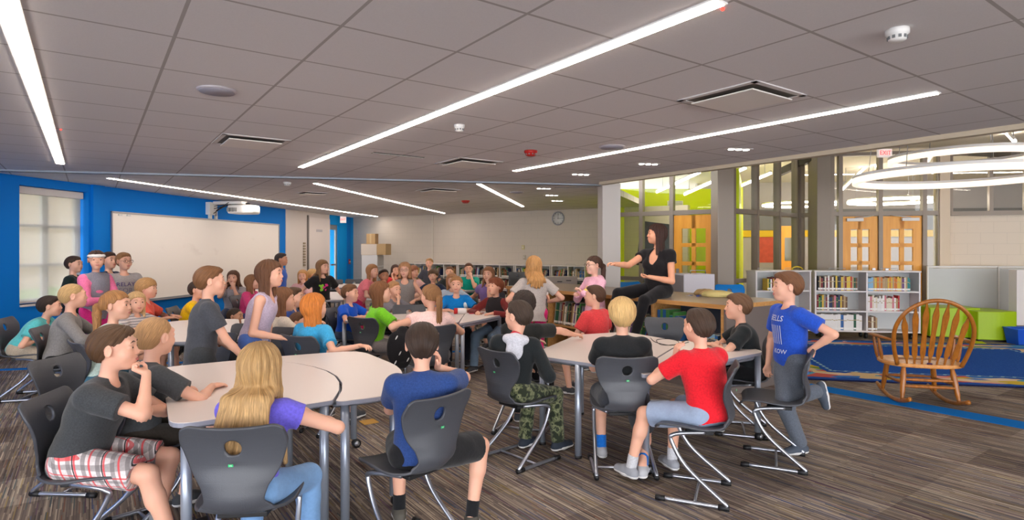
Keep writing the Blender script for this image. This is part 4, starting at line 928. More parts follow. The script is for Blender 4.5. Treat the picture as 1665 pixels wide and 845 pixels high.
# filing cabinet with boxes
o = thing('filing_cabinet', 'tall white filing cabinet in the far corner under two boxes', 'cabinet', (PY(588, 17.3), 17.3, 0), -.1)
m = MB(); m.b2(0, .47, 0, .6, 0, 1.33); m.build('body', mat('cabinet_white', (220, 222, 226), .5), o, .006)
for k in range(4): m = MB(); m.b2(.472, .478, .03, .57, .05+k*.32, .34+k*.32); m.build('drawer', mat('drawer_grey', (190, 188, 186), .5), o)
o = thing('cardboard_box', 'wide cardboard box lying on the filing cabinet', 'box', (PY(588, 17.3), 17.3, 1.33), -.1, 'boxes in the corner'); m = MB(); m.b2(-.02, .72, .02, .55, .002, .33); m.build('carton', mat('cardboard', (190, 160, 118), .8, var=.05), o); m = MB(); m.b2(-.022, .45, .012, .0195, .01, .32); m.build('paper_face', mat('carton_white', (216, 206, 196), .7), o)
o = thing('cardboard_box', 'small cardboard box on top of the wide box', 'box', (PY(594, 17.3)+.0, 17.4, 1.66), -.1, 'boxes in the corner'); m = MB(); m.b2(0, .27, .02, .3, .002, .30); m.build('carton', MATS['cardboard'], o); m = MB(); m.b2(.1, .15, .018, .0195, .01, .3); m.build('tape', mat('tape_tan', (206, 184, 140), .4), o)
# clock and wall boxes
def onback(px, off=0.0): return bwp(px)+n_*off
ra = math.atan2(Bd.y, Bd.x)
q = onback(908, .0); z = ZY(355, q.y)
o = thing('wall_clock', 'round white wall clock showing about three on the block wall', 'clock', (q.x, q.y, z), ra)
def disc(r0, y0, y1, n=40): 
    m = MB(); m.tube([(0, y0, 0), (0, y1, 0)], r0, n); return m
R = .17
m = MB(); m.tube([(R*math.cos(k*math.pi/24), -.03, R*math.sin(k*math.pi/24)) for k in range(48)], .016, 8, closed=True); m.build('rim', M_alum, o)
disc(R*.98, -.002, -.02).build('face', mat('clock_face', (226, 226, 224), .4), o)
for k in range(12): th = k*math.pi/6; m = MB(); m.M = Matrix.Rotation(th, 4, 'Y'); m.b2(-.004, .004, -.023, -.0205, R*.74, R*.88); m.build('hour_mark', M_dark, o)
for th, l, w_, nm in ((1.6, R*.5, .008, 'hour_hand'), (.05, R*.72, .006, 'minute_hand')): m = MB(); m.M = Matrix.Rotation(th, 4, 'Y'); m.b2(-w_/2, w_/2, -.027, -.0235, -.02, l); m.build(nm, M_dark, o)
text('12', .035, M_dark, o, (0, -.0215, R*.63), (math.pi/2, 0, 0), 'numeral'); text('3', .035, M_dark, o, (R*.63, -.0215, 0), (math.pi/2, 0, 0), 'numeral'); text('6', .035, M_dark, o, (0, -.0215, -R*.63), (math.pi/2, 0, 0), 'numeral'); text('9', .035, M_dark, o, (-R*.63, -.0215, 0), (math.pi/2, 0, 0), 'numeral')
for px, py, c_, lab in ((851, 402, (206, 196, 140), 'small yellowish thermostat box on the block wall'), (853, 418, (190, 180, 164), 'small grey switch box below the thermostat')):
    q = onback(px); o = thing('wall_box', lab, 'wall box', (q.x, q.y, ZY(py, q.y)), ra); m = MB(); m.b2(-.04, .04, -.03, -.001, -.06, .06); m.build('cover', mat('box_%d' % px, c_, .5), o, .006); m = MB(); m.b2(-.012, .012, -.036, -.03, -.02, .02); m.build('switch', M_offw, o)
q = onwall(19.1, .035); o = thing('fire_alarm_pull', 'small red fire alarm pull on the blue alcove wall', 'fire alarm', (q.x, q.y, ZY(425, q.y)), WR); m = MB(); m.b2(-.05, .05, -.03, .0, -.08, .08); m.build('case', M_red, o, .006); m = MB(); m.b2(-.03, .03, -.04, -.03, -.02, .01); m.build('handle', M_offw, o)
# stacked chairs near the back shelves
for k in range(4):
    chair(PY(845, 12.2), 12.2, 170, 'dark chair in the stack before the back shelves, %s' % ('lowest one', 'second from the floor', 'third from the floor', 'topmost one')[k], 'stacked dark chairs', z=k*.07)
# exit-side rail panel
# ------------------------------------------------------------ small things on the tables
def PT(px, py, z): p_ = P(px, py, z); return (p_.x, p_.y, z)
p_ = PT(748, 510, TZ+.001); o = thing('drink_can', 'red and white can lying on the table end in front of the blue tee boy', 'can', p_, .15)
m = MB(); m.tube([(-.075, 0, .036), (-.07, 0, .036), (-.03, 0, .036)], [.03, .036, .036], 20); m.build('red_end', mat('can_red', (190, 30, 34), .35), o)
m = MB(); m.tube([(-.03, 0, .036), (.07, 0, .036), (.08, 0, .036)], [.036, .036, .028], 20); m.build('white_body', mat('can_white', (226, 220, 220), .35), o)
p_ = PT(757, 503, TZ+.001); o = thing('plush_ball', 'white and teal ball behind the red and white can', 'ball', p_); m = MB(); m.ell((0, 0, .06), (.065, .065, .06)); m.build('body', mat('ball_white', (220, 230, 232), .7), o)
for k in range(3): m = MB(); m.tube([(.066*math.cos(a_)*math.cos(k), .066*math.cos(a_)*math.sin(k), .06+.061*math.sin(a_)) for a_ in np.linspace(.2, 2.9, 14)], .006, 6); m.build('stripe', mat('ball_teal', (0, 150, 150), .6), o)
for k, (px, lab) in enumerate(((772, 'red pencil on the table right of the can'), (783, 'second red pencil lying beside the first'))): p_ = PT(px, 510, TZ+.001); m = MB(); m.tube([(-.07, 0, .005), (.06, .0, .005), (.075, 0, .005)], [.005, .005, .001], 6); o = m.build('pencil', mat('pencil_red', (190, 40, 60), .5)); o.location = p_; o.rotation_euler.z = .2+k; tag(o, lab, 'pencil', 'red pencils')
def mouse(px, py, rz, lab):
    p_ = PT(px, py, TZ+.001); o = thing('computer_mouse', lab, 'mouse', p_, rz, 'black mice'); m = MB(); m.ell((0, 0, .006), (.032, .055, .028), 20); me = m
    me.v = [(v[0], v[1], max(0, v[2])) for v in me.v]; me.build('body', mat('mouse_black', (26, 26, 28), .25), o)
    m = MB(); m.tube([(0, .02, .036), (0, .035, .032)], .005, 8); m.build('wheel', M_panel, o); return o
mouse(1204, 562, 1.2, 'black computer mouse on the right table by the boy in black'); mouse(1157, 558, .3, 'black computer mouse under the hand of the boy in black')
def cord(pts, lab, r=.0025):
    p0 = P(pts[0][0], pts[0][1], TZ+.004); q = [P(a_, b_, TZ+.004)-p0 for a_, b_ in pts]; m = MB(); m.tube(spl(q, 6), r, 6); o = m.build('mouse_cord', mat('cord_black', (30, 28, 28), .5)); o.location = p0; tag(o, lab, 'cord')
cord([(1058, 549), (1066, 556), (1090, 561), (1104, 556), (1090, 551), (1068, 552), (1075, 560), (1098, 560), (1120, 556)], 'coiled black cord in the middle of the right table')
cord([(1195, 561), (1180, 558), (1160, 560), (1140, 556)], 'thin cord running from the black mouse across the table')
# bag and keys on the counter
p_ = PT(1168, 482, .93); o = thing('cloth_bag', 'crumpled pale yellow cloth bag on the counter', 'bag', p_, -.5)
def blob(c, r, seed, amp=.25, nseg=40, squash=0):
    rr = random.Random(seed); ks = [(rr.uniform(2, 6), rr.uniform(2, 6), rr.uniform(0, 6), rr.uniform(0, 6)) for _ in range(5)]; m = MB(); m.ell((0, 0, 0), (1, 1, 1), nseg)
    out = []
    for v in m.v:
        d_ = 1+amp*sum(math.sin(a_*v[0]+c_)*math.cos(b_*v[1]+e_) for a_, b_, c_, e_ in ks)/3
        out.append((c[0]+v[0]*r[0]*d_, c[1]+v[1]*r[1]*d_, max(.001, c[2]+v[2]*r[2]*d_)))
    m.v = out; return m
blob((0, 0, .02), (.20, .14, .055), 3).build('fabric', mat('bag_cream', (214, 196, 130), .9, bump=.4, bscale=30), o); blob((-.17, .05, .03), (.12, .09, .05), 5, .4).build('flap', mat('bag_tan', (170, 140, 96), .9, bump=.4, bscale=30), o)
m = MB(); m.tube([(.16, -.05, .03), (.1, -.13, .03), (-.05, -.14, .03), (-.16, -.07, .03), (-.12, 0, .06)], .008, 8); m.build('strap', MATS['bag_cream'], o)
p_ = PT(1128, 482, .93); o = thing('key_ring', 'jumble of blue and white tags left of the yellow bag', 'keys', p_)
for k in range(5): r_ = random.Random(k); m = MB(); m.box((r_.uniform(-.08, .08), r_.uniform(-.05, .05), .004+.004*k), (.06, .035, .004), r_.uniform(0, 3)); m.build('tag', mat('tag_%d' % (k % 2), ((60, 80, 160), (220, 220, 226))[k % 2], .5), o)
# brass floor boxes
for px, py, lab in ((600, 686, 'brass floor outlet cover on the carpet under the front tables'), (758, 600, 'small brass floor outlet cover under the middle table')):
    p_ = P(px, py, 0); m = MB(); m.box((0, 0, .004), (.13, .13, .006)); o = m.build('floor_outlet', mat('brass_cover', (196, 150, 70), .5), None, .002); o.location = (p_.x, p_.y, 0); o.rotation_euler.z = AANG; tag(o, lab, 'floor outlet')
# ------------------------------------------------------------ figures: smooth distance-field bodies turned into meshes
def v3(*a): return np.array(a, dtype=np.float64)
def nz(v): return v/(np.linalg.norm(v)+1e-12)
def rot(axis, ang):
    x, y, z = nz(np.asarray(axis, float)); c, s = math.cos(ang), math.sin(ang); t = 1-c
    return np.array([[t*x*x+c, t*x*y-s*z, t*x*z+s*y], [t*x*y+s*z, t*y*y+c, t*y*z-s*x], [t*x*z-s*y, t*y*z+s*x, t*z*z+c]])
class Pr:   # a primitive
    __slots__ = ('t', 'a', 'b', 'ra', 'rb', 'R', 'sc', 'k', 'op', 'cut')
    def __init__(s, t, a, b=None, ra=0, rb=0, R=None, sc=None, k=.01, op=0, cut=None):
        s.t = t; s.a = a; s.b = b; s.ra = ra; s.rb = rb; s.R = R; s.sc = sc; s.k = k; s.op = op; s.cut = cut
    def infl(s, d, k=None, cut=None):
        q = Pr(s.t, s.a, s.b, s.ra+d, s.rb+d, s.R, s.sc, s.k if k is None else k, s.op, s.cut if cut is None else cut)
        if s.t == 1: q.sc = tuple(v+d for v in s.sc)
        return q
    def bounds(s, m):
        if s.t == 0: r = max(s.ra, s.rb)*(max(s.sc) if s.sc else 1)+m; return np.minimum(s.a, s.b)-r, np.maximum(s.a, s.b)+r
        r = max(s.sc)+m; return s.a-r, s.a+r
    def ev(s, X, Y, Z):
        if s.t == 0:
            ba = s.b-s.a; px, py, pz = X-s.a[0], Y-s.a[1], Z-s.a[2]
            L = ba@ba+1e-12; t = np.clip((px*ba[0]+py*ba[1]+pz*ba[2])/L, 0, 1)
            qx, qy, qz = px-t*ba[0], py-t*ba[1], pz-t*ba[2]
            if s.sc is not None:
                R = s.R; u = (qx*R[0, 0]+qy*R[1, 0]+qz*R[2, 0])/s.sc[0]; v = (qx*R[0, 1]+qy*R[1, 1]+qz*R[2, 1])/s.sc[1]; w_ = (qx*R[0, 2]+qy*R[1, 2]+qz*R[2, 2])/s.sc[2]
                d = (np.sqrt(u*u+v*v+w_*w_)-(s.ra+(s.rb-s.ra)*t))*min(s.sc)
            else: d = np.sqrt(qx*qx+qy*qy+qz*qz)-(s.ra+(s.rb-s.ra)*t)
        else:
            px, py, pz = X-s.a[0], Y-s.a[1], Z-s.a[2]; R = s.R
            if R is None: u, v, w_ = px, py, pz
            else: u = px*R[0, 0]+py*R[1, 0]+pz*R[2, 0]; v = px*R[0, 1]+py*R[1, 1]+pz*R[2, 1]; w_ = px*R[0, 2]+py*R[1, 2]+pz*R[2, 2]
            a, b, c = s.sc; k0 = np.sqrt((u/a)**2+(v/b)**2+(w_/c)**2); k1 = np.sqrt((u/a**2)**2+(v/b**2)**2+(w_/c**2)**2)+1e-9
            d = k0*(k0-1)/k1
        if s.cut is not None:
            for (p, n) in s.cut: d = np.maximum(d, (X-p[0])*n[0]+(Y-p[1])*n[1]+(Z-p[2])*n[2])
        return d
def cap(a, b, ra, rb=None, k=.012, **kw): return Pr(0, np.asarray(a, float), np.asarray(b, float), ra, ra if rb is None else rb, k=k, **kw)
def ell_(c, r, R=None, k=.012, **kw): return Pr(1, np.asarray(c, float), sc=tuple(r), R=R, k=k, **kw)
def comb(F_, d, k, op):
    if op == 0:
        h = np.maximum(k-np.abs(F_-d), 0)/k; return np.minimum(F_, d)-h*h*k*.25
    if op == 1:
        d = -d; h = np.maximum(k-np.abs(F_-d), 0)/k; return np.maximum(F_, d)+h*h*k*.25
    return np.maximum(F_, d)
def field(prims, lo, hi, h):
    n = np.maximum(np.ceil((hi-lo)/h).astype(int)+1, 3); F_ = np.full(n, .08, dtype=np.float32)
    ax = [lo[i]+h*np.arange(n[i]) for i in range(3)]
    for p in prims:
        b0, b1 = p.bounds(p.k+2.5*h); i0 = np.clip(np.floor((b0-lo)/h).astype(int), 0, n); i1 = np.clip(np.ceil((b1-lo)/h).astype(int)+1, 0, n)
        if (i1 <= i0).any(): continue
        sl = tuple(slice(i0[i], i1[i]) for i in range(3))
        X, Y, Z = ax[0][sl[0]][:, None, None], ax[1][sl[1]][None, :, None], ax[2][sl[2]][None, None, :]
        F_[sl] = comb(F_[sl], p.ev(X, Y, Z), p.k, p.op)
    return F_
def evpts(prims, Pn):
    F_ = np.full(len(Pn), .3)
    for p in prims: F_ = comb(F_, p.ev(Pn[:, 0], Pn[:, 1], Pn[:, 2]), p.k, p.op)
    return F_
def snet(F_, lo, h):
    neg = F_ < 0; cnt = np.zeros(tuple(s-1 for s in F_.shape), np.int8)
    sl = lambda o: tuple(slice(o[i], F_.shape[i]-1+o[i]) for i in range(3))
    cor = [(i, j, k) for i in (0, 1) for j in (0, 1) for k in (0, 1)]
    for o in cor: cnt += neg[sl(o)]
    act = (cnt > 0) & (cnt < 8); idx = np.argwhere(act); n = len(idx)
    if n == 0: return np.zeros((0, 3)), np.zeros((0, 4), int)
    ids = np.full(act.shape, -1, np.int32); ids[act] = np.arange(n)
    V = {o: F_[idx[:, 0]+o[0], idx[:, 1]+o[1], idx[:, 2]+o[2]] for o in cor}
    acc = np.zeros((n, 3)); c = np.zeros(n)
    for a in range(3):
        for o in cor:
            if o[a]: continue
            q = list(o); q[a] = 1; v0, v1 = V[o], V[tuple(q)]; m = (v0 < 0) != (v1 < 0)
            t = np.where(m, v0/np.where(np.abs(v0-v1) < 1e-9, 1, v0-v1), 0); pt = np.array(o, float)[None, :].repeat(n, 0); pt[:, a] = t
            acc += pt*m[:, None]; c += m
    P_ = lo+h*(idx+acc/np.maximum(c, 1)[:, None]); quads = []
    for a in range(3):
        b, c_ = (a+1) % 3, (a+2) % 3; s0 = [slice(None)]*3; s1 = [slice(None)]*3; s0[a] = slice(0, -1); s1[a] = slice(1, None)
        for d in (b, c_): s0[d] = slice(1, -1); s1[d] = slice(1, -1)
        n0, n1 = neg[tuple(s0)], neg[tuple(s1)]; e = np.argwhere(n0 != n1)
        if not len(e): continue
        fl_ = n0[tuple(e.T)]; e = e.copy(); e[:, b] += 1; e[:, c_] += 1
        def g(db, dc): q = e.copy(); q[:, b] -= db; q[:, c_] -= dc; return ids[tuple(q.T)]
        Q = np.stack([g(1, 1), g(0, 1), g(0, 0), g(1, 0)], 1); Q[~fl_] = Q[~fl_][:, ::-1]; quads.append(Q)
    return P_, np.concatenate(quads)
def surf(prims, h, lo=None, hi=None, pad=.0):
    if lo is None:
        bs = [p.bounds(p.k*.3+2*h) for p in prims if p.op == 0]; lo = np.min([b[0] for b in bs], 0); hi = np.max([b[1] for b in bs], 0)
    return snet(field(prims, lo, hi, h), lo, h)
def keepf(P_, Q, fn):
    c = P_[Q].mean(1); Q = Q[fn(c)]; u, inv = np.unique(Q, return_inverse=True); return P_[u], inv.reshape(Q.shape)
def mk(name, P_, Q, mats, parent, mi=None, flow=None):
    me = D.meshes.new(name); n = len(P_); f = len(Q); k = Q.shape[1] if f else 4
    me.vertices.add(n); me.vertices.foreach_set('co', P_.astype(np.float32).ravel()); me.loops.add(f*k); me.loops.foreach_set('vertex_index', Q.astype(np.int32).ravel())
    me.polygons.add(f); me.polygons.foreach_set('loop_start', np.arange(0, f*k, k, dtype=np.int32)); 
    for m in (mats if isinstance(mats, (list, tuple)) else [mats]): me.materials.append(m)
    if mi is not None: me.polygons.foreach_set('material_index', mi.astype(np.int32))
    me.update(calc_edges=True); me.polygons.foreach_set('use_smooth', [True]*f)
    if flow is not None: at = me.attributes.new('flow', 'FLOAT_VECTOR', 'POINT'); at.data.foreach_set('vector', flow.astype(np.float32).ravel())
    me.validate(); o = D.objects.new(name, me); C.objects.link(o); o.parent = parent; return o
def vnormals(P_, Q):
    n = np.cross(P_[Q[:, 2]]-P_[Q[:, 0]], P_[Q[:, 3]]-P_[Q[:, 1]]); N_ = np.zeros_like(P_)
    for k in range(4): np.add.at(N_, Q[:, k], n)
    return N_/(np.linalg.norm(N_, axis=1)[:, None]+1e-12)
def relax(P_, Q, it=1, f=.5):
    for _ in range(it):
        S = np.zeros_like(P_); c = np.zeros(len(P_))
        for k in range(4):
            np.add.at(S, Q[:, k], P_[Q[:, (k+1) % 4]]); np.add.at(c, Q[:, k], 1)
        P_ = P_*(1-f)+f*S/np.maximum(c, 1)[:, None]
    return P_
def wrinkle(P_, Q, amp, seed, fr=(16, 16, 30)):
    r = np.random.RandomState(seed); d = np.zeros(len(P_))
    for i in range(6):
        w_ = r.uniform(-1, 1, 3)*np.array(fr)*(1+.35*i); w2_ = r.uniform(-1, 1, 3)*np.array(fr)*.6; d += np.sin(P_@w_+r.uniform(0, 6)+1.3*np.sin(P_@w2_+r.uniform(0, 6)))/(1+.3*i)
    return P_+vnormals(P_, Q)*(amp*d/3)[:, None]

# ---- materials of the figures
def skin_mat(rgb):
    nm = 'skin_%d_%d_%d' % rgb
    if nm in MATS: return MATS[nm]
    return mat(nm, rgb, .5, sss=.12, spec=.35, var=.05, vscale=14)
def hair_mat(rgb):
    nm = 'hair_%d_%d_%d' % rgb
    if nm in MATS: return MATS[nm]
    t = NT(nm); a = t.n('ShaderNodeAttribute'); a.attribute_name = 'flow'
    n1 = t.noise(t.mapping(a.outputs['Vector'], scale=(9, .9, 1)), 2.2, 4, .6); n2 = t.noise(t.mapping(a.outputs['Vector'], scale=(30, 1.2, 1)), 2.0, 2)
    lo_ = tuple(v*.72 for v in rgb); hi_ = tuple(min(255, v*1.2+6) for v in rgb)
    t.base(t.ramp(t.math('ADD', t.math('MULTIPLY', n1, .6), t.math('MULTIPLY', n2, .4)), [(.34, lo_), (.5, rgb), (.66, hi_)])); t.rough(.5); t.p.inputs['Specular IOR Level'].default_value = .35
    t.bump(t.math('ADD', n1, n2), .6, .006); return t.m
def cloth_mat(rgb, kind=None):
    nm = 'cloth_%d_%d_%d_%s' % (*rgb, kind)
    if nm in MATS: return MATS[nm]
    t = NT(nm); o = t.tc.outputs['Object']; c = None; x, y, z = t.sep(o)
    fine = t.noise(o, 90 if kind != 'heather' else 160, 3)
    c = t.ramp(fine, [(.25, tuple(v*(.9 if kind != 'heather' else .86) for v in rgb)), (.75, tuple(min(255, v*(1.05 if kind != 'heather' else 1.12)) for v in rgb))])
    if kind == 'plaid':
        def band(v, f, th, off=0): return t.math('LESS_THAN', t.math('FRACT', t.math('ADD', t.math('MULTIPLY', v, f), 50+off)), th)
        u = t.math('ADD', y, t.math('MULTIPLY', z, .3)); v = t.math('ADD', z, t.math('MULTIPLY', x, 1.0))
        c = t.mix(t.math('MULTIPLY', band(u, 16, .3), .7), c, (120, 112, 112)); c = t.mix(t.math('MULTIPLY', band(v, 18, .3), .6), c, (110, 104, 104))
        c = t.mix(t.math('MULTIPLY', band(u, 16, .14, .5), .85), c, (214, 66, 72)); c = t.mix(t.math('MULTIPLY', band(v, 18, .13, .55), .8), c, (210, 60, 66)); c = t.mix(band(u, 8, .04, .3), c, (50, 46, 48))
    if kind == 'camo':
        n = t.noise(o, 22, 2); c = t.ramp(n, [(.0, (44, 50, 38)), (.42, (44, 50, 38)), (.46, (92, 98, 70)), (.54, (126, 128, 96)), (.6, (60, 66, 50))], True)
    if kind == 'denim': c = t.mix(t.noise(o, 7, 3), c, tuple(min(255, v*1.35+12) for v in rgb))
    if kind == 'stripes': c = t.mix(t.math('LESS_THAN', t.math('FRACT', t.math('MULTIPLY', t.math('ADD', z, 5), 38)), .5), c, (150, 146, 150))
    t.base(c); t.rough(.9); t.p.inputs['Specular IOR Level'].default_value = .12; t.p.inputs['Sheen Weight'].default_value = .15
    t.bump(t.noise(o, 24, 4, .6), .25, .012); return t.m
M_eyew = mat('eye_white', (228, 224, 220), .2); M_iris = mat('iris_brown', (70, 48, 34), .2); M_pup = mat('pupil', (10, 10, 12), .1)
M_lip = mat('lips', (186, 104, 98), .45); M_sole = mat('shoe_sole_white', (214, 212, 210), .6)
SK = (226, 172, 146); SKP = (232, 184, 162); SKT = (196, 138, 106)

def ik(a, t, l1, l2, pole):
    d = t-a; L = np.linalg.norm(d); mx = (l1+l2)*.995
    if L > mx: t = a+d*mx/L; d = t-a; L = mx
    L = max(L, abs(l1-l2)+.02); u = nz(d); c = (l1*l1+L*L-l2*l2)/(2*l1*L); c = max(-1, min(1, c)); p = pole-u*(pole@u); p = nz(p)
    return a+u*(l1*c)+p*(l1*math.sqrt(max(0, 1-c*c))), a+u*L

def hand_prims(W, f, n, side, hs, curl=.2, spread=1.0, thumb=None, hold=False):
    f = nz(f); n = nz(n-f*(n@f)); th = nz(np.cross(f, n))*side     # thumb side
    P_ = []; offs = (.0235, .0075, -.0085, -.0235); Ls = (.050, .056, .052, .041); kl = (.066, .069, .066, .060)
    for o, L, K in zip(offs, Ls, kl):
        k0 = W+f*K*hs+th*o*hs; P_.append(cap(W+f*.006*hs+th*o*.45*hs, k0, .0125*hs, .0095*hs, k=.007*hs))
    P_.append(ell_(W+f*.036*hs, (.029*hs, .036*hs, .0115*hs), np.stack([th, f, n], 1), k=.008*hs))
    P_.append(cap(W+f*.018*hs+th*.012*hs+n*.004*hs, W+f*.042*hs+th*.02*hs+n*.007*hs, .0125*hs, .011*hs, k=.008*hs))
    for i, (o, L, K) in enumerate(zip(offs, Ls, kl)):
        p = W+f*K*hs+th*o*hs; a = 0; sp = nz(f+th*o*2.6*spread*(1-curl))
        for q, (fr, ja) in enumerate(((.45, 62), (.31, 88), (.24, 55))):
            a += math.radians(ja)*min(1.0, curl*(1+.08*i)+.05); d = sp*math.cos(a)+n*math.sin(a); e = p+d*L*fr*hs
            P_.append(cap(p, e, (.0082-.0008*q)*hs, (.0077-.0009*q)*hs, k=.0025*hs)); p = e
    tc_ = curl if thumb is None else thumb
    b = W+f*.022*hs+th*.021*hs+n*.004*hs; d = nz(f*.62+th*(.78-.5*tc_)+n*(.12+.55*tc_)); e = b+d*.034*hs; P_.append(cap(b, e, .0118*hs, .0092*hs, k=.006*hs))
    d = nz(f*(.85-.1*tc_)+th*(.35-.75*tc_)+n*(.1+.5*tc_)); P_.append(cap(e, e+d*.025*hs, .009*hs, .0075*hs, k=.003*hs))
    return P_

def head_prims(c, R, hs, female=False):
    g = lambda x, y, z: c+R@(np.array([x, y, z])*hs)
    E = lambda p, r, k=.012, **kw: ell_(g(*p), tuple(v*hs for v in r), R, k=k*hs, **kw); Cc = lambda a, b, ra, rb=None, k=.008, **kw: cap(g(*a), g(*b), ra*hs, (ra if rb is None else rb)*hs, k=k*hs, **kw)
    P_ = [E((0, -.014, .028), (.0735, .090, .077)), E((0, .022, -.030), (.058, .064, .066), k=.03), E((0, .056, -.078), (.024, .024, .020), k=.03),
          E((.034, .052, -.026), (.026, .024, .028), k=.02), E((-.034, .052, -.026), (.026, .024, .028), k=.02), Cc((-.034, .069, .030), (.034, .069, .030), .011, k=.02)]
    for s in (-1, 1): P_.append(E((s*.031, .092, .006), (.017, .014, .010), k=.014, op=1))
    for s in (-1, 1): P_.append(E((s*.031, .0660, .006), (.0175, .0152, .0140), k=.004))
    P_ += [Cc((0, .076, .012), (0, .0925, -.020), .0065, .0088, k=.012), E((.0085, .085, -.024), (.0075, .009, .006), k=.006), E((-.0085, .085, -.024), (.0075, .009, .006), k=.006)]
    P_ += [E((0, .079, -.050), (.022, .012, .011), k=.012), E((0, .0925, -.0505), (.019, .006, .0012), k=.003, op=1)]
    for s in (-1, 1):
        Re = R@rot((0, 0, 1), s*-.35)@rot((1, 0, 0), -.15); P_.append(ell_(g(s*.0765, -.008, -.002), (.0075*hs, .019*hs, .030*hs), Re, k=.004*hs)); P_.append(ell_(g(s*.0845, -.002, .001), (.005*hs, .010*hs, .018*hs), Re, k=.004*hs, op=1))
    return P_, g
HAIRN = [0]
def hairline(style):
    if style in ('long', 'bob', 'wavy'): return [(-.12, -.11), (-.03, -.10), (.015, -.02), (.04, .035), (.075, .062), (.12, .066)]
    if style in ('pony',): return [(-.12, -.035), (-.03, -.02), (.0, .012), (.04, .045), (.075, .06), (.12, .064)]
    if style in ('mop', 'curly'): return [(-.12, -.075), (-.04, -.07), (-.01, -.005), (.03, .012), (.075, .040), (.12, .042)]
    return [(-.12, -.058), (-.05, -.056), (-.03, -.035), (-.012, .0), (.010, .004), (.024, .022), (.048, .038), (.062, .062), (.12, .068)]
def make_hair(root, style, rgb, c, R, hs, g, L, h, up_local, seed, chest=None):
    N0, u0, fw0, rt0_, s0 = chest
    th = {'buzz': .0045, 'short': .011, 'mop': .018, 'curly': .022, 'long': .013, 'bob': .015, 'wavy': .016, 'pony': .009}[style]*hs
    E = lambda p, r, k=.02, **kw: ell_(g(*p), tuple(v*hs for v in r), R, k=k*hs, **kw)
    P_ = [E((0, -.014, .028), (.0735, .090, .077)).infl(th), E((0, -.045, .0), (.062, .062, .075)).infl(th*.8)]
    if style in ('short', 'mop'): P_.append(E((.012, .045, .078), (.05, .04, .022), k=.02).infl(th*.3))
    if style in ('long', 'bob', 'wavy', 'mop'):
        for s in (-1, 1): P_.append(cap(g(s*.058, -.01, .04), g(s*(.066 if style != 'mop' else .06), -.008, -.05), .024*hs, .022*hs, k=.02*hs))
    lo_, hi_ = None, None
    fi = surf(P_, h); Pn = None
    # head hair field with the hairline cut
    bs = [p.bounds(.03) for p in P_]; lo_ = np.min([b[0] for b in bs], 0); hi_ = np.max([b[1] for b in bs], 0)
    F_ = field(P_, lo_, hi_, h); n = F_.shape; X, Y, Z = np.meshgrid(*[lo_[i]+h*np.arange(n[i]) for i in range(3)], indexing='ij')
    q = np.stack([X-c[0], Y-c[1], Z-c[2]], -1)@R/hs; hl = hairline(style); zz = np.interp(q[..., 1], [p[0] for p in hl], [p[1] for p in hl])
    jag = .004*np.sin(q[..., 0]*210+seed)+.003*np.sin(q[..., 0]*470+2*seed) if style in ('mop', 'short', 'curly', 'bob') else 0
    cutd = (zz+jag-q[..., 2])*hs*.8
    if style in ('short', 'buzz', 'pony'): cutd = np.maximum(cutd, (-(((np.abs(q[..., 0])-.07)/.022)**2+((q[..., 1]+.004)/.024)**2+((q[..., 2]+.006)/.030)**2)+1)*.02)
    tp = {'short': 1.0, 'buzz': .9, 'mop': .35, 'curly': .3}.get(style, .15); F_ += (th*tp*np.clip(1-(q[..., 2]-zz)/.055, 0, 1)).astype(np.float32)
    F_ = np.maximum(F_, cutd.astype(np.float32))
    if style in ('curly', 'mop', 'wavy'): F_ += ((.0045 if style == 'curly' else .002)*(np.sin(q[..., 0]*150+seed)*np.sin(q[..., 1]*140+1)*np.sin(q[..., 2]*130+2))).astype(np.float32)
    # tails and curtains
    dn = np.array([0, 0, -1.0]); ex = []; back = R@np.array([0, -1., 0]); rt = R@np.array([1., 0, 0])
    if style in ('long', 'wavy'):
        Rb = np.stack([nz(rt), nz(np.cross(dn, rt)), dn], 1)
        for i, (o, l) in enumerate(((0, 1), (.035, .96), (-.035, .94), (.06, .85), (-.06, .88), (.018, 1.0), (-.018, .97))):
            a = g(o, -.062+abs(o)*.55, .0); m_ = g(o*1.15, -.080+abs(o)*.7, -.09); 
            bd_ = N0-fw0*.112*s0+rt0_*o*1.35+u0*.0; Lr_ = max(.02, L*l-np.linalg.norm(bd_-g(0, -.05, .05))); e = bd_-u0*Lr_+rt0_*o*.5
            ex += [cap(a, m_, .030*hs, .029*hs, k=.012), cap(m_, bd_, .029*hs, .026*hs, k=.012), cap(bd_, e, .026*hs, .010*hs, k=.012)]
        for s in (-1, 1):
            a = g(s*.064, .0, .01); m_ = g(s*.072, .004, -.10); e = m_+dn*max(0, L*.75-.1)+(R@np.array([s*.2, .35, 0]))*.10
            ex += [cap(a, m_, .020*hs, .019*hs, k=.014), cap(m_, e, .019*hs, .008*hs, k=.014)]
    if style == 'bob':
        for o in (-.05, -.025, 0, .025, .05): a = g(o, -.06+abs(o)*.5, 0); ex.append(cap(a, g(o*1.2, -.072+abs(o)*.6, -.09)+dn*max(0, L-.1), .032*hs, .020*hs, k=.014))
        for s in (-1, 1): ex.append(cap(g(s*.066, -.01, .0), g(s*.07, .004, -.085)+dn*max(0, L-.12), .024*hs, .014*hs, k=.014))
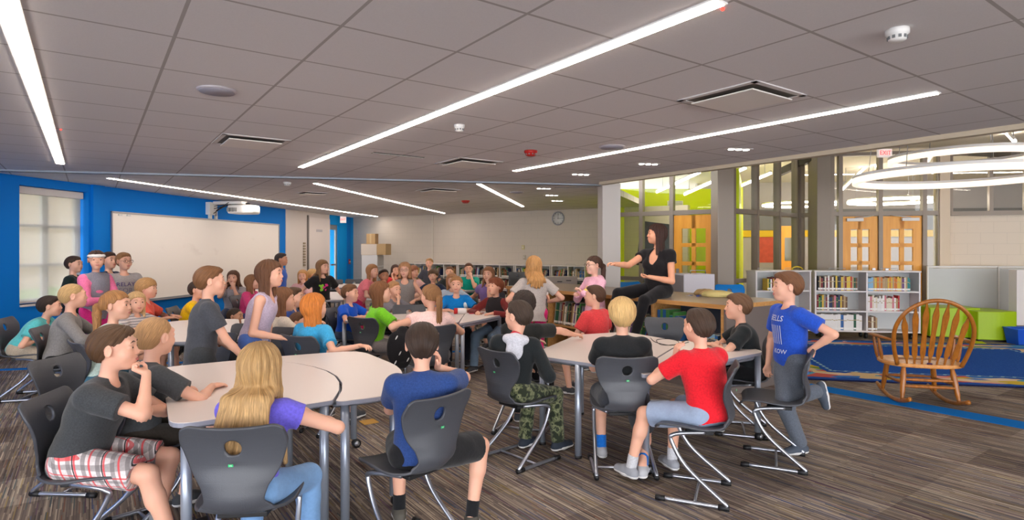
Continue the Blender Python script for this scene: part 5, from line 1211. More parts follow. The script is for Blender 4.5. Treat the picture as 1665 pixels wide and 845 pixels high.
    if style == 'pony':
        a = g(0, -.10, .015); ex.append(cap(g(0, -.085, .02), a, .022*hs, .018*hs, k=.01)); pts = [a, g(0, -.135, -.01), g(.0, -.135, -.06)]; pts.append(pts[-1]+dn*L*.5+back*.0); pts.append(pts[-1]+dn*L*.4)
        rr = [.017, .026, .028, .022, .007]
        for i in range(4): ex.append(cap(pts[i], pts[i+1], rr[i]*hs, rr[i+1]*hs, k=.01))
        for s in (-1, 1): ex.append(cap(pts[2]+rt*s*.012, pts[4]+rt*s*.03, .016*hs, .006*hs, k=.01))
    if ex:
        bs = [p.bounds(.02) for p in ex]+[(lo_, hi_)]; l2 = np.min([b[0] for b in bs], 0); h2 = np.max([b[1] for b in bs], 0)
        l2 = lo_-np.ceil((lo_-l2)/h)*h; G = field(ex, l2, h2, h); off = np.round((lo_-l2)/h).astype(int); need = off+np.array(F_.shape)
        if (need > np.array(G.shape)).any():
            G2 = np.full(np.maximum(need, G.shape), .08, np.float32); G2[:G.shape[0], :G.shape[1], :G.shape[2]] = G; G = G2
        sl = tuple(slice(off[i], need[i]) for i in range(3)); G[sl] = comb(G[sl], F_, .012, 0)
        F_ = G; lo_ = l2
    F_[0] = F_[-1] = .08; F_[:, 0] = F_[:, -1] = .08; F_[:, :, 0] = F_[:, :, -1] = .08
    P_, Q = snet(F_, lo_, h)
    if not len(Q): return None
    P_ = relax(P_, Q, 1, .4)
    q = (P_-c)@R/hs
    if style in ('short', 'buzz', 'mop', 'curly'): q = q@rot((1, 0, 0), .6 if style != 'mop' else .25).T
    az = np.arctan2(q[:, 0], q[:, 1]+.02 if style != 'pony' else q[:, 1]+.09); el = np.where(q[:, 2] > 0, np.arctan2(np.hypot(q[:, 0], q[:, 1]), q[:, 2]), 1.57-q[:, 2]*8)
    amp = (.003 if style in ('long', 'wavy', 'bob', 'pony') else .0004 if style == 'buzz' else .0014)*min(1, .005/h*1.2); N_ = vnormals(P_, Q)
    P_ = P_+N_*(amp*(np.sin(az*17+seed+el*.8)+.6*np.sin(az*31+2*seed-el)))[:, None]
    return mk('hair', P_, Q, hair_mat(rgb), root, flow=np.stack([az*1.6, el, np.zeros(len(az))], 1))

RES = {0: (.0065, .0034, .0042), 1: (.0085, .0048, .006), 2: (.011, .0070, .0085), 3: (.014, .0095, .011)}   # body, head and hands, hair and shoes
PEOPLE = {}
def person(who, px, hy, Y, yaw, hyaw=None, cat='person', sit=True, seat=.43, lean=8, side=0, pitch=0, roll=0, s=None, arms=('lap', 'lap'), legs=None,
           hair=('short', (92, 66, 44), .2), skin=SK, shirt=((60, 62, 64), None, 'tee'), pants=((50, 52, 58), None, 'short'), shoes=(60, 62, 66), socks=None, lod=None,
           chairyaw=None, group=None, glasses=False, twist=0, z0=0, female=False, adult=False, chair_on=True, extra=None, thick=1.0, hsz=1.0, legyaw=0):
    if lod is None: lod = 0 if Y < 3.9 else 1 if Y < 5.5 else 2 if Y < 8.5 else 3
    hb, hh, hg = RES[lod]; zt = ZY(hy, Y); L_ = math.radians(lean)
    hyaw = yaw if hyaw is None else hyaw; rel = (hyaw-yaw+540) % 360-180
    if s is None:
        if sit: s = (zt-seat-z0)/(.07+.35*math.cos(L_)+.155*math.cos(.4*L_)+.105)
        else: s = (zt-z0)/(.68+.35*math.cos(L_)+.155*math.cos(.4*L_)+.105)
        s = max(.80, min(1.34 if adult else 1.2, s))
    hs = (.62+.38*s)*hsz*(1.0 if not adult else .98)
    hip = v3(0, 0, (seat+.07*s+z0) if sit else .68*s+z0); sd = math.radians(side)
    u = nz(v3(math.sin(sd), math.sin(L_), math.cos(L_)*math.cos(sd))); tw = math.radians(-twist); rt0 = v3(math.cos(tw), math.sin(tw), 0); rt = nz(rt0-u*(rt0@u)); fw = np.cross(u, rt)
    N_ = hip+u*.35*s; un = nz(v3(math.sin(sd*.4), math.sin(.4*L_), math.cos(.4*L_))); HC = N_+un*(.155*s)+v3(0, .012*s, 0)
    R = rot((0, 0, 1), math.radians(-rel))@rot((1, 0, 0), math.radians(-pitch))@rot((0, 1, 0), math.radians(roll))
    ya = math.radians(yaw); cy, sy = math.cos(ya), math.sin(ya); wx = lambda p: (p[0]*cy+p[1]*sy, -p[0]*sy+p[1]*cy)
    ox, oy = wx(HC); rx, ry = PY(px, Y)-ox, Y-oy
    root = thing('person', who, cat, (rx, ry, 0), -ya, group); PEOPLE[who] = (root, s)
    toL = lambda X, Y_, Z_: v3((X-rx)*cy-(Y_-ry)*sy, (X-rx)*sy+(Y_-ry)*cy, Z_)
    # ---- skeleton
    sh = {k: N_+rt*k*.128*s*(1.04 if adult else 1)-u*.035*s for k in (-1, 1)}; hj = {k: hip+v3(k*.075*s, .0, -.005*s) for k in (-1, 1)}
    arm = {}; hand = {}; ua, fa = .24*s, .205*s
    for k, spec in zip((-1, 1), arms):
        op = spec if isinstance(spec, dict) else {}; mode = op.get('m', spec if isinstance(spec, str) else 'free'); pole = v3(k*.8, -.3, -.6); curl = .25; hf = None; hn = v3(0, 0, -1)
        if mode == 'table': T_ = v3(k*.10*s, .30*s, TZ+.022); hf = v3(-k*.45, .85, -.03); pole = v3(k*1.0, -.2, -.35); curl = .12
        elif mode == 'fold': T_ = v3(-k*.03*s, .24*s+.02*k, TZ+.024); hf = v3(-k*.9, .25, 0); pole = v3(k, .1, -.4); curl = .2
        elif mode == 'lap': T_ = v3(k*.09*s, .22*s, hip[2]+.11*s); hf = v3(-k*.25, .9, -.15); curl = .2
        elif mode == 'down': T_ = sh[k]+v3(k*.05*s, .05*s, -.39*s); hf = v3(-k*.05, .1, -1); hn = v3(-k, 0, 0); curl = .35
        elif mode == 'chin': T_ = HC+R@(v3(k*.040, .138, -.118)*hs); hf = R@v3(-k*.35, -.8, .30); hn = R@v3(-k*.1, .35, .9); curl = .8; pole = v3(k*.35, 1.0, -.8)
        elif mode == 'cheek': T_ = HC+R@(v3(k*.085, .065, -.13)*hs); hf = R@v3(k*.02, -.3, 1.0); hn = R@v3(-k, -.25, 0); curl = .35; pole = v3(k*.4, .7, -1)
        elif mode == 'mouth': T_ = HC+R@(v3(k*.045, .125, -.125)*hs); hf = R@v3(-k*.45, -.25, .8); hn = R@v3(-k*.1, -1, 0); curl = .6; pole = v3(k*.35, .6, -1)
        elif mode == 'hip': T_ = hip+v3(k*.165*s, -.03*s, .08*s); hf = v3(-k*.4, -.75, -.35); hn = v3(-k, .2, 0); pole = v3(k*1, -.6, .1); curl = .3
        elif mode == 'cross': T_ = sh[k]+v3(-k*.16*s, .16*s, -.20*s+.02*k); hf = v3(-k, -.05, .1); hn = v3(0, -1, -.2); pole = v3(k, .15, -.8); curl = .3
        else: T_ = v3(*op.get('T', (0, .3, .8)))
        if mode != 'free' and 'T' in op: T_ = v3(*op['T'])
        if 'W' in op: T_ = toL(*op['W'])                    # world target
        if 'dT' in op: T_ = T_+v3(*op['dT'])*s
        if 'pole' in op: pole = v3(*op['pole'])
        e, w_ = ik(sh[k], T_, ua, fa, pole)
        if 'f' in op: hf = v3(*op['f'])
        if 'n' in op: hn = v3(*op['n'])
        curl = op.get('curl', curl)
        if hf is None: hf = w_-e
        arm[k] = (sh[k], e, w_); hand[k] = (hf, hn, curl)
    leg = {}; ly = math.radians(-legyaw); 
    for i, k in enumerate((-1, 1)):
        if legs is not None and legs[i] is not None: lg = legs[i]; A_ = v3(*lg['T'])*v3(s, s, 1); pole = v3(*lg.get('pole', (k*.15, 1, .6)))
        elif sit: A_ = v3(k*.11*s, (.32+(.06 if k > 0 else -.05))*s, max(.075*s, seat-.36*s)+z0*0); pole = v3(k*.12, 1, .7)
        else: A_ = v3(k*.07*s, .0+(.03*k)*s, .065*s+z0); pole = v3(k*.1, 1, 0)
        if legyaw: m_ = rot((0, 0, 1), ly); A_ = m_@A_; pole = m_@pole
        kn, an = ik(hj[k], A_, .345*s, .345*s if sit else .30*s, pole); leg[k] = (hj[k], kn, an)
    # ---- body primitives
    Rt = np.stack([rt, fw, u], 1); Rp = np.stack([v3(1, 0, 0), v3(0, 1, 0), v3(0, 0, 1)], 1); w1 = thick
    wst = .086 if not female else .078
    torso = [ell_(hip+u*.02*s, (.112*s*w1, .086*s*w1, .09*s), Rp, k=.03), cap(hip+u*.06*s, N_-u*.12*s, wst*s*w1, .092*s*w1, k=.03, R=Rt, sc=(1.12, .84, 1)), ell_(N_-u*.115*s, (.122*s*w1, .084*s*w1, .125*s), Rt, k=.03), cap(sh[-1]-rt*-.02*s, sh[1]-rt*.02*s, .042*s, k=.03), cap(N_-u*.06*s, N_+u*.005*s, .06*s, .036*s, k=.03)]
    if adult and female:
        for k in (-1, 1): torso.append(ell_(N_-u*.125*s+fw*.062*s+rt*k*.05*s, (.046*s, .042*s, .045*s), Rt, k=.02))
    neck = [cap(N_-u*.01*s, HC+R@(v3(0, -.02, -.06)*hs), .036*s if not female else .032*s, .037*hs if not female else .033*hs, k=.02)]
    arms_p = {}; legs_p = {}
    for k in (-1, 1):
        a, e, w_ = arm[k]; arms_p[k] = [cap(a, e, .036*s, .028*s, k=.015), cap(e, e+(w_-e)*.35, .0285*s, .0275*s, k=.012), cap(e+(w_-e)*.3, w_, .0275*s, .0185*s, k=.012)]
        a, kn, an = leg[k]; legs_p[k] = [cap(a, kn, .066*s, .044*s, k=.02), cap(kn, kn+(an-kn)*.35+(nz(np.cross(np.cross(an-kn, v3(0, 1, 0)), an-kn))*-.008*s), .043*s, .042*s, k=.015), cap(kn+(an-kn)*.3, an, .041*s, .026*s, k=.015)]
    HP, g = head_prims(HC, R, hs, female)
    # feet
    foot = {}
    for k in (-1, 1):
        a, kn, an = leg[k]; fy = nz(v3(*(legs[k > 0].get('toe', (k*.12, 1, 0)) if (legs is not None and legs[k > 0] is not None) else (k*.12, 1, 0))))
        if legyaw and not (legs is not None and legs[k > 0] is not None): fy = rot((0, 0, 1), ly)@fy
        upf = nz(nz(kn-an)*.35+v3(0, 0, 1)*.65) if not (legs is not None and legs[k > 0] is not None and 'fup' in legs[k > 0]) else nz(v3(*legs[k > 0]['fup'])); upf = nz(upf-fy*(upf@fy))
        if legs is None or legs[k > 0] is None or 'toe' not in legs[k > 0]: upf = v3(0, 0, 1)
        foot[k] = (an, fy, upf, nz(np.cross(fy, upf)))
    body = torso+neck+HP
    for k in (-1, 1):
        body += arms_p[k]+legs_p[k]; an, fy, upf, fr = foot[k]; body.append(cap(an-upf*.02*s-fy*.01*s, an-upf*.038*s+fy*.10*s, .027*s, .018*s, k=.015))
    handp = {}
    for k in (-1, 1):
        hf, hn, cu = hand[k]; hp = hand_prims(arm[k][2], hf, hn, k, (.72+.28*s)*(.93 if not adult else .9), cu); handp[k] = hp
    allp = body+handp[-1]+handp[1]
    npl = HC+R@(v3(0, -.02, -.098)*hs)
    inh = lambda c_: ((c_-npl)@un > 0) & (np.linalg.norm(c_-HC, axis=1) < .16*hs)
    def inhand(k):
        w_ = arm[k][2]; d = nz(w_-arm[k][1]); return lambda c_: (np.linalg.norm(c_-w_, axis=1) < .16*s) & ((c_-w_)@d > -.01*s) 
    # coarse body
    BP, BQ = surf(body, hb)
    oth = lambda c_: ~((inh(c_+un*hb*.7)) & inh(c_)) 
    coarse = lambda c_: ~((np.linalg.norm(c_-HC, axis=1) < .16*hs) & ((c_-npl)@un > hb*.8))
    BP, BQ = keepf(BP, BQ, coarse); parts = [(BP, BQ)]
    hp_, hq_ = surf(torso[2:5]+neck+HP, hh, HC-.155*hs-.0, HC+.15*hs); hp_, hq_ = keepf(hp_, hq_, lambda c_: (c_-npl)@un > -hb*.6); parts.append((hp_, hq_))
    for k in (-1, 1):
        w_ = arm[k][2]; d = nz(w_-arm[k][1]); hf = nz(hand[k][0]); bs = [p.bounds(.01) for p in handp[k]]; lo_ = np.minimum(np.min([b[0] for b in bs], 0), w_-.035*s); hi_ = np.maximum(np.max([b[1] for b in bs], 0), w_+.035*s)
        pp_, qq_ = surf(arms_p[k][2:]+handp[k], min(hh, .0055), lo_, hi_)
        if len(qq_): pp_, qq_ = keepf(pp_, qq_, lambda c_: ((c_-w_)@d > -.03*s) | (np.linalg.norm(c_-w_, axis=1) > .045*s))
        parts.append((pp_, qq_))
    off = 0; VP = []; VQ = []
    for p_, q_ in parts:
        if len(q_): VP.append(p_); VQ.append(q_+off); off += len(p_)
    mk('body', np.concatenate(VP), np.concatenate(VQ), skin_mat(skin), root)
    # ---- clothes
    cl = .013 if lod < 2 else .016
    scol, skind, sty = shirt; sd_ = abs(hash(who)) % 1000 if False else sum(map(ord, who)) % 997
    hem = hip-u*(.035*s if sit else .075*s)
    lowcut = [(hem, -u)]
    S_ = [p.infl(cl*s, k=.03) for p in torso[:4]+torso[5:]]+[cap(N_-u*.10*s, hem-u*.03*s, .094*s*w1+cl, .100*s*w1+cl, k=.03, R=Rt, sc=(1.14, .86, 1)), cap(N_-u*.07*s, N_-u*.01*s, .065*s+cl*.4, .040*s+cl*.5, k=.03)]
    if sty == 'vneck':
        pass
    slen = {'tee': .62, 'long': None, 'tank': 0, 'hood': None, 'cap': .3}[sty if sty != 'vneck' else 'cap']
    for k in (-1, 1):
        a, e, w_ = arm[k]
        if sty in ('long', 'hood'):
            cutp = w_-(w_-e)*.04; S_ += [cap(a, e, .038*s+cl, .031*s+cl, k=.02), cap(e, w_, .031*s+cl, .0215*s+cl, k=.014, cut=[(cutp, nz(w_-e))])]
        elif slen:
            cp = a+(e-a)*slen; S_.append(cap(a, a+(e-a)*(slen+.12), .043*s+cl, .045*s+cl, k=.02, cut=[(cp, nz(e-a))]))
    S_f = [p for p in S_]
    S_f = S_+[Pr(1, hem-u*.30*s, sc=(.3*s, .3*s, .3*s), R=Rt, k=.004, op=1)]   # trims the hem flat
    if sty == 'tank':
        for k in (-1, 1): S_f.append(ell_(sh[k]+rt*k*.035*s, (.05*s, .09*s, .062*s), Rt, k=.01, op=1))
        S_f.append(ell_(N_+fw*.05*s, (.055*s, .07*s, .05*s), Rt, k=.01, op=1))
    if sty == 'vneck': S_f.append(ell_(N_+fw*.085*s-u*.035*s, (.045*s, .06*s, .085*s), Rt@rot((1, 0, 0), .25), k=.006, op=1))
    if sty in ('tee', 'long', 'cap'): S_f.append(ell_(N_+u*.012*s+fw*.022*s, (.046*s, .05*s, .022*s), Rt, k=.008, op=1))
    hc_ = hg if lod else .006
    SP, SQ = surf(S_f, hc_); SP = relax(SP, SQ, 1, .4); amp = .0045 if lod < 2 else .003; SP = wrinkle(SP, SQ, amp*s, sd_)
    nm = {'tee': 'tee_shirt', 'vneck': 'tee_shirt', 'long': 'long_sleeved_shirt', 'tank': 'tank_top', 'hood': 'hoodie', 'cap': 'blouse'}[sty]
    so = mk(nm, SP, SQ, cloth_mat(scol, skind), root)
    if sty == 'hood':
        hd = [ell_(N_-fw*.062*s-u*.005*s, (.082*s, .044*s, .040*s), Rt, k=.02), ell_(N_-fw*.085*s-u*.075*s, (.060*s, .030*s, .085*s), Rt, k=.03), cap(N_-fw*.05*s+rt*.06*s-u*.0, N_-fw*.075*s, .028*s, .034*s, k=.02), cap(N_-fw*.05*s-rt*.06*s, N_-fw*.075*s, .028*s, .034*s, k=.02), cap(N_-fw*.075*s, N_-fw*.085*s-u*.07*s, .036*s, .02*s, k=.02)]
        a_, b_ = surf(hd, hc_); mk('hood', wrinkle(a_, b_, .003, sd_), b_, cloth_mat((extra or {}).get('hoodcol', scol), None), so)
    # bottoms
    pcol, pkind, pst = pants; G_ = [torso[0].infl(cl*.9*s, k=.03)]; 
    for k in (-1, 1):
        a, kn, an = leg[k]
        if pst == 'short': cp = a+(kn-a)*.86; G_.append(cap(a, a+(kn-a)*1.0, .068*s+cl, .062*s+cl, k=.025, cut=[(cp, nz(kn-a))]))
        elif pst == 'brief': cp = a+(kn-a)*.5; G_.append(cap(a, kn, .068*s+cl, .058*s+cl, k=.025, cut=[(cp, nz(kn-a))]))
        else:
            tg = .0 if pst == 'leggings' else 1; c2 = .007 if pst == 'leggings' else cl
            cp = an-(an-kn)*(.0 if pst != 'leggings' else .12); G_ += [cap(a, kn, .067*s+c2, .046*s+c2, k=.02), cap(kn, an, .045*s+c2, (.030 if not tg else .036)*s+c2, k=.015, cut=[(cp, nz(an-kn))])]
    if pst == 'skirt': pass
    GP, GQ = surf(G_, hc_); GP = wrinkle(relax(GP, GQ, 1, .4), GQ, amp*s*(.5 if pst == 'leggings' else 1), sd_+5)
    mk({'short': 'shorts', 'brief': 'shorts', 'leggings': 'leggings', 'long': 'trousers', 'jeans': 'jeans'}[pst], GP, GQ, cloth_mat(pcol, pkind), root)
    # shoes and socks
    for k in (-1, 1):
        an, fy, upf, fr = foot[k]; Rf = np.stack([fr, fy, upf], 1); B_ = an-upf*.034*s
        solez = (B_-upf*.024*s)
        if shoes is not None:
            sp_ = [cap(B_-fy*.028*s, B_+fy*.045*s, .034*s, .034*s, k=.015, R=Rf, sc=(.95, 1, 1.0)), cap(B_+fy*.04*s, B_+fy*.115*s-upf*.008*s, .036*s, .030*s, k=.02, R=Rf, sc=(1.05, 1, .85)), cap(B_, an-upf*.004*s, .032*s, .033*s, k=.012)]
            tot = [Pr(p.t, p.a, p.b, p.ra, p.rb, p.R, p.sc, p.k, 0, [(solez, -upf), (an-upf*.0*s, upf)]) for p in sp_]
            a_, b_ = surf(tot, hg); sh_o = mk('shoe', a_, b_, mat('shoe_%d_%d_%d' % shoes, shoes, .7, bump=.2, bscale=200), root)
            tot = [Pr(p.t, p.a, p.b, p.ra+.004, p.rb+.004, p.R, p.sc, p.k, 0, [(solez-upf*.004*s, -upf), (solez+upf*.012*s, upf)]) for p in sp_[:2]]
            a_, b_ = surf(tot, min(hg, .007)); 
            if len(b_): mk('sole', a_, b_, M_sole, sh_o)
        if socks is not None:
            kn = leg[k][1]; a_, b_ = surf([cap(an-upf*.02*s, an+(kn-an)*.24, .032*s, .034*s, k=.01, cut=[(an+(kn-an)*.22, nz(kn-an))])], hg); mk('sock', a_, b_, cloth_mat(socks), root)
    # hair
    if hair: make_hair(root, hair[0], hair[1], HC, R, hs, g, hair[2]*s, hg, un, sd_, (N_, u, fw, rt, s))
    # face details
    facing = math.cos(math.radians(hyaw-180)-math.atan2(-PY(px, Y)/1, Y)) if True else 1
    if math.cos(math.radians(hyaw-180)) > -.75:
        for k in (-1, 1):
            m = MB(); n_s, n_r = (14, 9) if lod < 2 else (10, 6); e0 = g(k*.031, .0685, .006); r_ = .0135*hs; eyeM = Matrix([list(R[0])+[e0[0]], list(R[1])+[e0[1]], list(R[2])+[e0[2]], [0, 0, 0, 1]])
            vs = [(0, r_, 0)]; fs = []; mi = []
            angs = [.2, .42, .66, .9, 1.2, 1.6]
            for a_ in angs:
                for j in range(n_s): t_ = 2*math.pi*j/n_s; vs.append((r_*math.sin(a_)*math.cos(t_), r_*math.cos(a_), r_*math.sin(a_)*math.sin(t_)*.74))
            m.M = eyeM
            m.add([vs[0]]+vs[1:1+n_s], [(0, 1+(j+1) % n_s, 1+j) for j in range(n_s)], 2, True); HAIRN[0] += 1
            for q in range(len(angs)-1): m.add(vs[1+q*n_s:1+(q+2)*n_s], [(j, (j+1) % n_s, n_s+(j+1) % n_s, n_s+j) for j in range(n_s)], 2 if q < 0 else 1 if q < 2 else 0, True)
            m.build('eye', [M_eyew, M_iris, M_pup], root)
            pts = [(k*.014, .031), (k*.026, .0355), (k*.038, .0345), (k*.046, .028)]; out = []
            for (x_, z_) in pts: out.append(proj(HP, g(x_, .13, z_), R@v3(0, -1, 0)))
            m = MB(); m.tube(out, [.0018*hs, .003*hs, .0026*hs, .0012*hs], 6); m.build('eyebrow', hair_mat(tuple(int(v*.7) for v in hair[1])) if hair else M_dark, root)
        out = [proj(HP, g(x_, .13, z_), R@v3(0, -1, 0)) for x_, z_ in ((-.019, -.0495), (-.008, -.047), (0, -.048), (.008, -.047), (.019, -.0495))]
        out2 = [proj(HP, g(x_, .13, z_), R@v3(0, -1, 0)) for x_, z_ in ((-.018, -.0515), (-.008, -.056), (0, -.057), (.008, -.056), (.018, -.0515))]
        m = MB(); m.tube(out, [.001*hs, .0032*hs, .003*hs, .0032*hs, .001*hs], 6); m.tube(out2, [.001*hs, .0036*hs, .0042*hs, .0036*hs, .001*hs], 6); m.build('lips', M_lip, root)
    if glasses:
        gm = mat('glasses_frame', (52, 40, 40), .3)
        m = MB()
        for k in (-1, 1):
            m.tube([g(k*.032+.024*math.cos(a_), .094, .004+.018*math.sin(a_)) for a_ in np.linspace(0, 2*math.pi, 17)[:-1]], .0022*hs, 6, closed=True)
            m.tube([g(k*.056, .092, .008), g(k*.078, .05, .01), g(k*.082, -.01, .008)], .002*hs, 6)
        m.tube([g(-.008, .095, .006), g(.008, .095, .006)], .0022*hs, 6); m.build('glasses', gm, root)
    if sit and chair_on:
        cyaw = yaw if chairyaw is None else chairyaw; ca = math.radians(cyaw); chx, chy = rx+math.sin(ca)*.07, ry+math.cos(ca)*.07
        chair(chx, chy, cyaw, 'dark student chair under the '+' '.join(who.replace(',', '').split()[:10]))
    return dict(root=root, s=s, HC=HC, R=R, hs=hs, N=N_, u=u, rt=rt, fw=fw, hip=hip, S=S_f, g=g, HP=HP, wx=wx, rx=rx, ry=ry, toL=toL, arm=arm, shirt=so, hand=hand, leg=leg)
def proj(prims, p, d):
    p = np.array(p, float)
    for _ in range(30):
        v = evpts(prims, p[None])[0]
        if v < .0004: break
        p = p+d*v*.8
    return p
def print_on(pr, s, size, col, up=-.10, side=0, back=False, sx=1.0, align='CENTER', name='shirt_lettering'):
    """lettering that follows the shirt's front (or back)"""
    o = text(s, size, mat('print_%d_%d_%d' % col, col, .7), pr['shirt'], (0, 0, 0), (0, 0, 0), name, 0.0, align)
    me = o.data; d = -pr['fw'] if not back else pr['fw']; x = (-pr['rt'] if not back else pr['rt'])   # mirrored so that it reads from the front
    base = pr['N']+pr['u']*up*pr['s']+pr['rt']*side*pr['s']
    for v in me.vertices:
        q = base+x*v.co.x*sx+pr['u']*v.co.y-d*.2; e = proj(pr['S'], q, d); v.co = e-d*.0065
    return o

def print_marks(pr, marks, col, seed=0, name='shirt_print'):
    """irregular printed patches following the shirt front: (side, up, radius)"""
    m = MB(); r = random.Random(seed); d = -pr['fw']
    for (sx_, up, rad) in marks:
        base = pr['N']+pr['u']*up*pr['s']+pr['rt']*sx_*pr['s']; n = 12; pts = []
        for j in range(n):
            a_ = 2*math.pi*j/n; rr = rad*r.uniform(.6, 1.2); q = base+pr['rt']*rr*math.cos(a_)+pr['u']*rr*math.sin(a_)-d*.2; pts.append(proj(pr['S'], q, d)-d*.0065)
        m.add([tuple(p_) for p_ in pts], [tuple(range(n))])
    return m.build(name, mat('print_%d_%d_%d' % col, col, .7), pr['shirt'])
# ------------------------------------------------------------ the children at the front tables
DG = (62, 64, 66); BK_ = (30, 30, 32)
BR = (84, 60, 40); BL = (206, 168, 118); LB = (170, 130, 84); DB = (52, 38, 30); RB = (110, 62, 34)
person('boy in charcoal tee and red plaid shorts, chin on his fist at the front left', 188, 529, 2.85, 82, 72, lean=20, arms=({'m': 'fold', 'dT': (0, .08, 0)}, {'m': 'chin', 'pole': (.4, 1.0, -.75)}), hair=('short', (88, 62, 40), .2), shirt=(DG, 'heather', 'tee'), pants=((222, 212, 210), 'plaid', 'short'), shoes=(56, 60, 50), socks=(120, 118, 120), legs=(None, {'T': (.10, .44, .09)}), thick=1.08, chairyaw=80)
person('boy with buzzed blond hair in charcoal tee behind the chin resting boy', 254, 515, 3.22, 42, 22, lean=12, arms=('fold', {'m': 'table', 'dT': (.0, .04, 0)}), hair=('buzz', (186, 142, 96), .2), shirt=((70, 72, 74), None, 'tee'), pants=((60, 54, 48), None, 'short'))
person('girl with very long blond hair in periwinkle top, seen from behind', 425, 559, 2.60, 2, 6, lean=20, female=True, arms=({'m': 'fold', 'dT': (0, .08, 0)}, {'m': 'table', 'T': (.16, .30, .73), 'f': (-.9, .5, .25), 'pole': (1, -.1, -.3)}), hair=('long', (184, 146, 96), .58), shirt=((112, 100, 214), None, 'cap'), pants=((92, 124, 160), 'denim', 'jeans'), shoes=(60, 70, 84), legs=(None, {'T': (.16, .30, .09)}), chairyaw=-6)
person('boy with dark wavy hair in navy tee, elbow raised, at the front centre', 686, 525, 2.98, -8, -12, lean=10, arms=('fold', {'m': 'cheek', 'pole': (1, .3, -.7)}), hair=('short', (58, 42, 32), .2), shirt=((44, 68, 122), 'heather', 'tee'), pants=(BK_, None, 'short'), shoes=(84, 80, 72), socks=BK_, chairyaw=-48, legs=({'T': (-.12, .32, .09)}, {'T': (.25, .18, .09), 'pole': (.9, 1, .4)}))
p = person('boy in dark hoodie and camouflage trousers, looking left', 842, 489, 4.2, 42, -52, lean=8, twist=-40, arms=('lap', 'lap'), hair=('short', (62, 48, 38), .2), shirt=((34, 38, 40), None, 'hood'), pants=((90, 96, 72), 'camo', 'long'), shoes=(40, 48, 60), chairyaw=48, extra={'hoodcol': (206, 206, 214)})
a_, b_ = surf([cap(p['N']+p['u']*.004-p['fw']*.02, p['N']+p['u']*.016-p['fw']*.015, .050, .046)], .005); mk('collar', a_, b_, cloth_mat((210, 40, 60)), p['shirt'])
p = person('boy with straight blond hair in black tee, seen from behind', 1011, 484, 4.02, 4, 2, lean=10, arms=('fold', 'fold'), hair=('mop', (216, 176, 116), .2), shirt=((34, 36, 38), None, 'tee'), pants=((60, 62, 68), None, 'short'), shoes=(176, 176, 180), socks=(30, 110, 200), chairyaw=0, legs=(None, {'T': (.10, -.10, .10), 'pole': (.2, 1, .3)}))
person('boy in bright red tee and grey shorts, seen from behind at the right table', 1135, 502, 3.68, -22, -26, lean=12, arms=({'m': 'cheek', 'dT': (-.02, .02, -.06), 'pole': (-.8, .3, -.8)}, 'fold'), hair=('short', (70, 52, 40), .2), shirt=((222, 34, 46), None, 'tee'), pants=((116, 128, 148), 'denim', 'short'), shoes=(146, 148, 154), socks=(196, 196, 200), chairyaw=-68, legs=({'T': (-.20, .42, .10)}, {'T': (.12, .34, .10)}), legyaw=-18, thick=1.04)
p = person('boy in black tee leaning on the right table, looking left', 1199, 477, 4.86, -72, -78, lean=14, arms=('table', {'m': 'fold'}), hair=('short', (108, 78, 54), .2), shirt=((36, 40, 42), None, 'tee'), pants=(BK_, None, 'long'))
p = person('boy in royal blue printed tee kneeling on a chair, hand on hip', 1279, 442, 4.30, -98, -80, sit=False, lean=3, arms=({'m': 'hip'}, 'down'), hair=('short', (116, 76, 48), .2), shirt=((40, 82, 190), None, 'tee'), pants=((92, 98, 108), 'heather', 'long'), shoes=(70, 78, 90), legs=({'T': (-.02, -.06, .075)}, {'T': (-.06, -.16, .47), 'pole': (-.3, 1, -.2), 'toe': (0, -.2, -1), 'fup': (0, 1, -.2)}))
print_on(p, 'BELLS', .055, (222, 226, 236), -.06, 0); print_on(p, '||||||', .075, (206, 214, 232), -.135, 0); print_on(p, '||||||', .075, (206, 214, 232), -.20, 0); print_on(p, 'KOW', .045, (222, 226, 236), -.29, -.03)
chair(PY(1262, 4.15), 4.15, -66, 'dark student chair under the boy kneeling in the royal blue tee')
person('boy with dark curly hair in black tee, arm stretched along the right table', 852, 474, 4.88, 20, -4, lean=10, arms=('fold', {'m': 'free', 'W': (.66, 5.25, .725), 'f': (.5, .8, -.1), 'pole': (.6, .2, .7)}), hair=('curly', (46, 34, 28), .2), shirt=((40, 40, 38), None, 'tee'), pants=(BK_, None, 'long'))
person('boy in coral red tee on the far side of the right table, facing left', 966, 464, 5.95, -40, -75, lean=4, arms=('lap', 'lap'), hair=('short', (80, 54, 38), .2), shirt=((224, 70, 72), None, 'tee'), pants=(DG, None, 'short'), chair_on=False)
# standing and moving ones behind the front left table
p = person('standing boy in charcoal tee reaching down, back half turned, by the front left table', 343, 433, 4.45, 58, 62, sit=False, lean=8, arms=({'m': 'free', 'T': (-.15, .22, .72), 'f': (0, 1, -.4)}, {'m': 'free', 'T': (.16, .30, .66), 'f': (-.1, .9, -.5), 'pole': (.3, -.8, -.5)}), hair=('short', (122, 82, 50), .2), shirt=((72, 74, 80), None, 'tee'), pants=(DG, None, 'short'))
person('girl in lilac tank top walking past, brown hair swinging', 440, 423, 4.9, 84, 88, sit=False, lean=16, female=True, arms=({'m': 'free', 'T': (-.18, .05, .55), 'f': (0, .3, -1)}, {'m': 'free', 'T': (.14, .27, .78), 'f': (-.1, 1, -.25), 'pole': (.5, -1, -.6)}), hair=('bob', (104, 68, 44), .22), shirt=((196, 180, 200), None, 'tank'), pants=((60, 84, 140), 'denim', 'short'), legs=({'T': (-.08, .18, .07), 'pole': (0, 1, 0)}, {'T': (.08, -.16, .10), 'pole': (0, 1, 0)}))
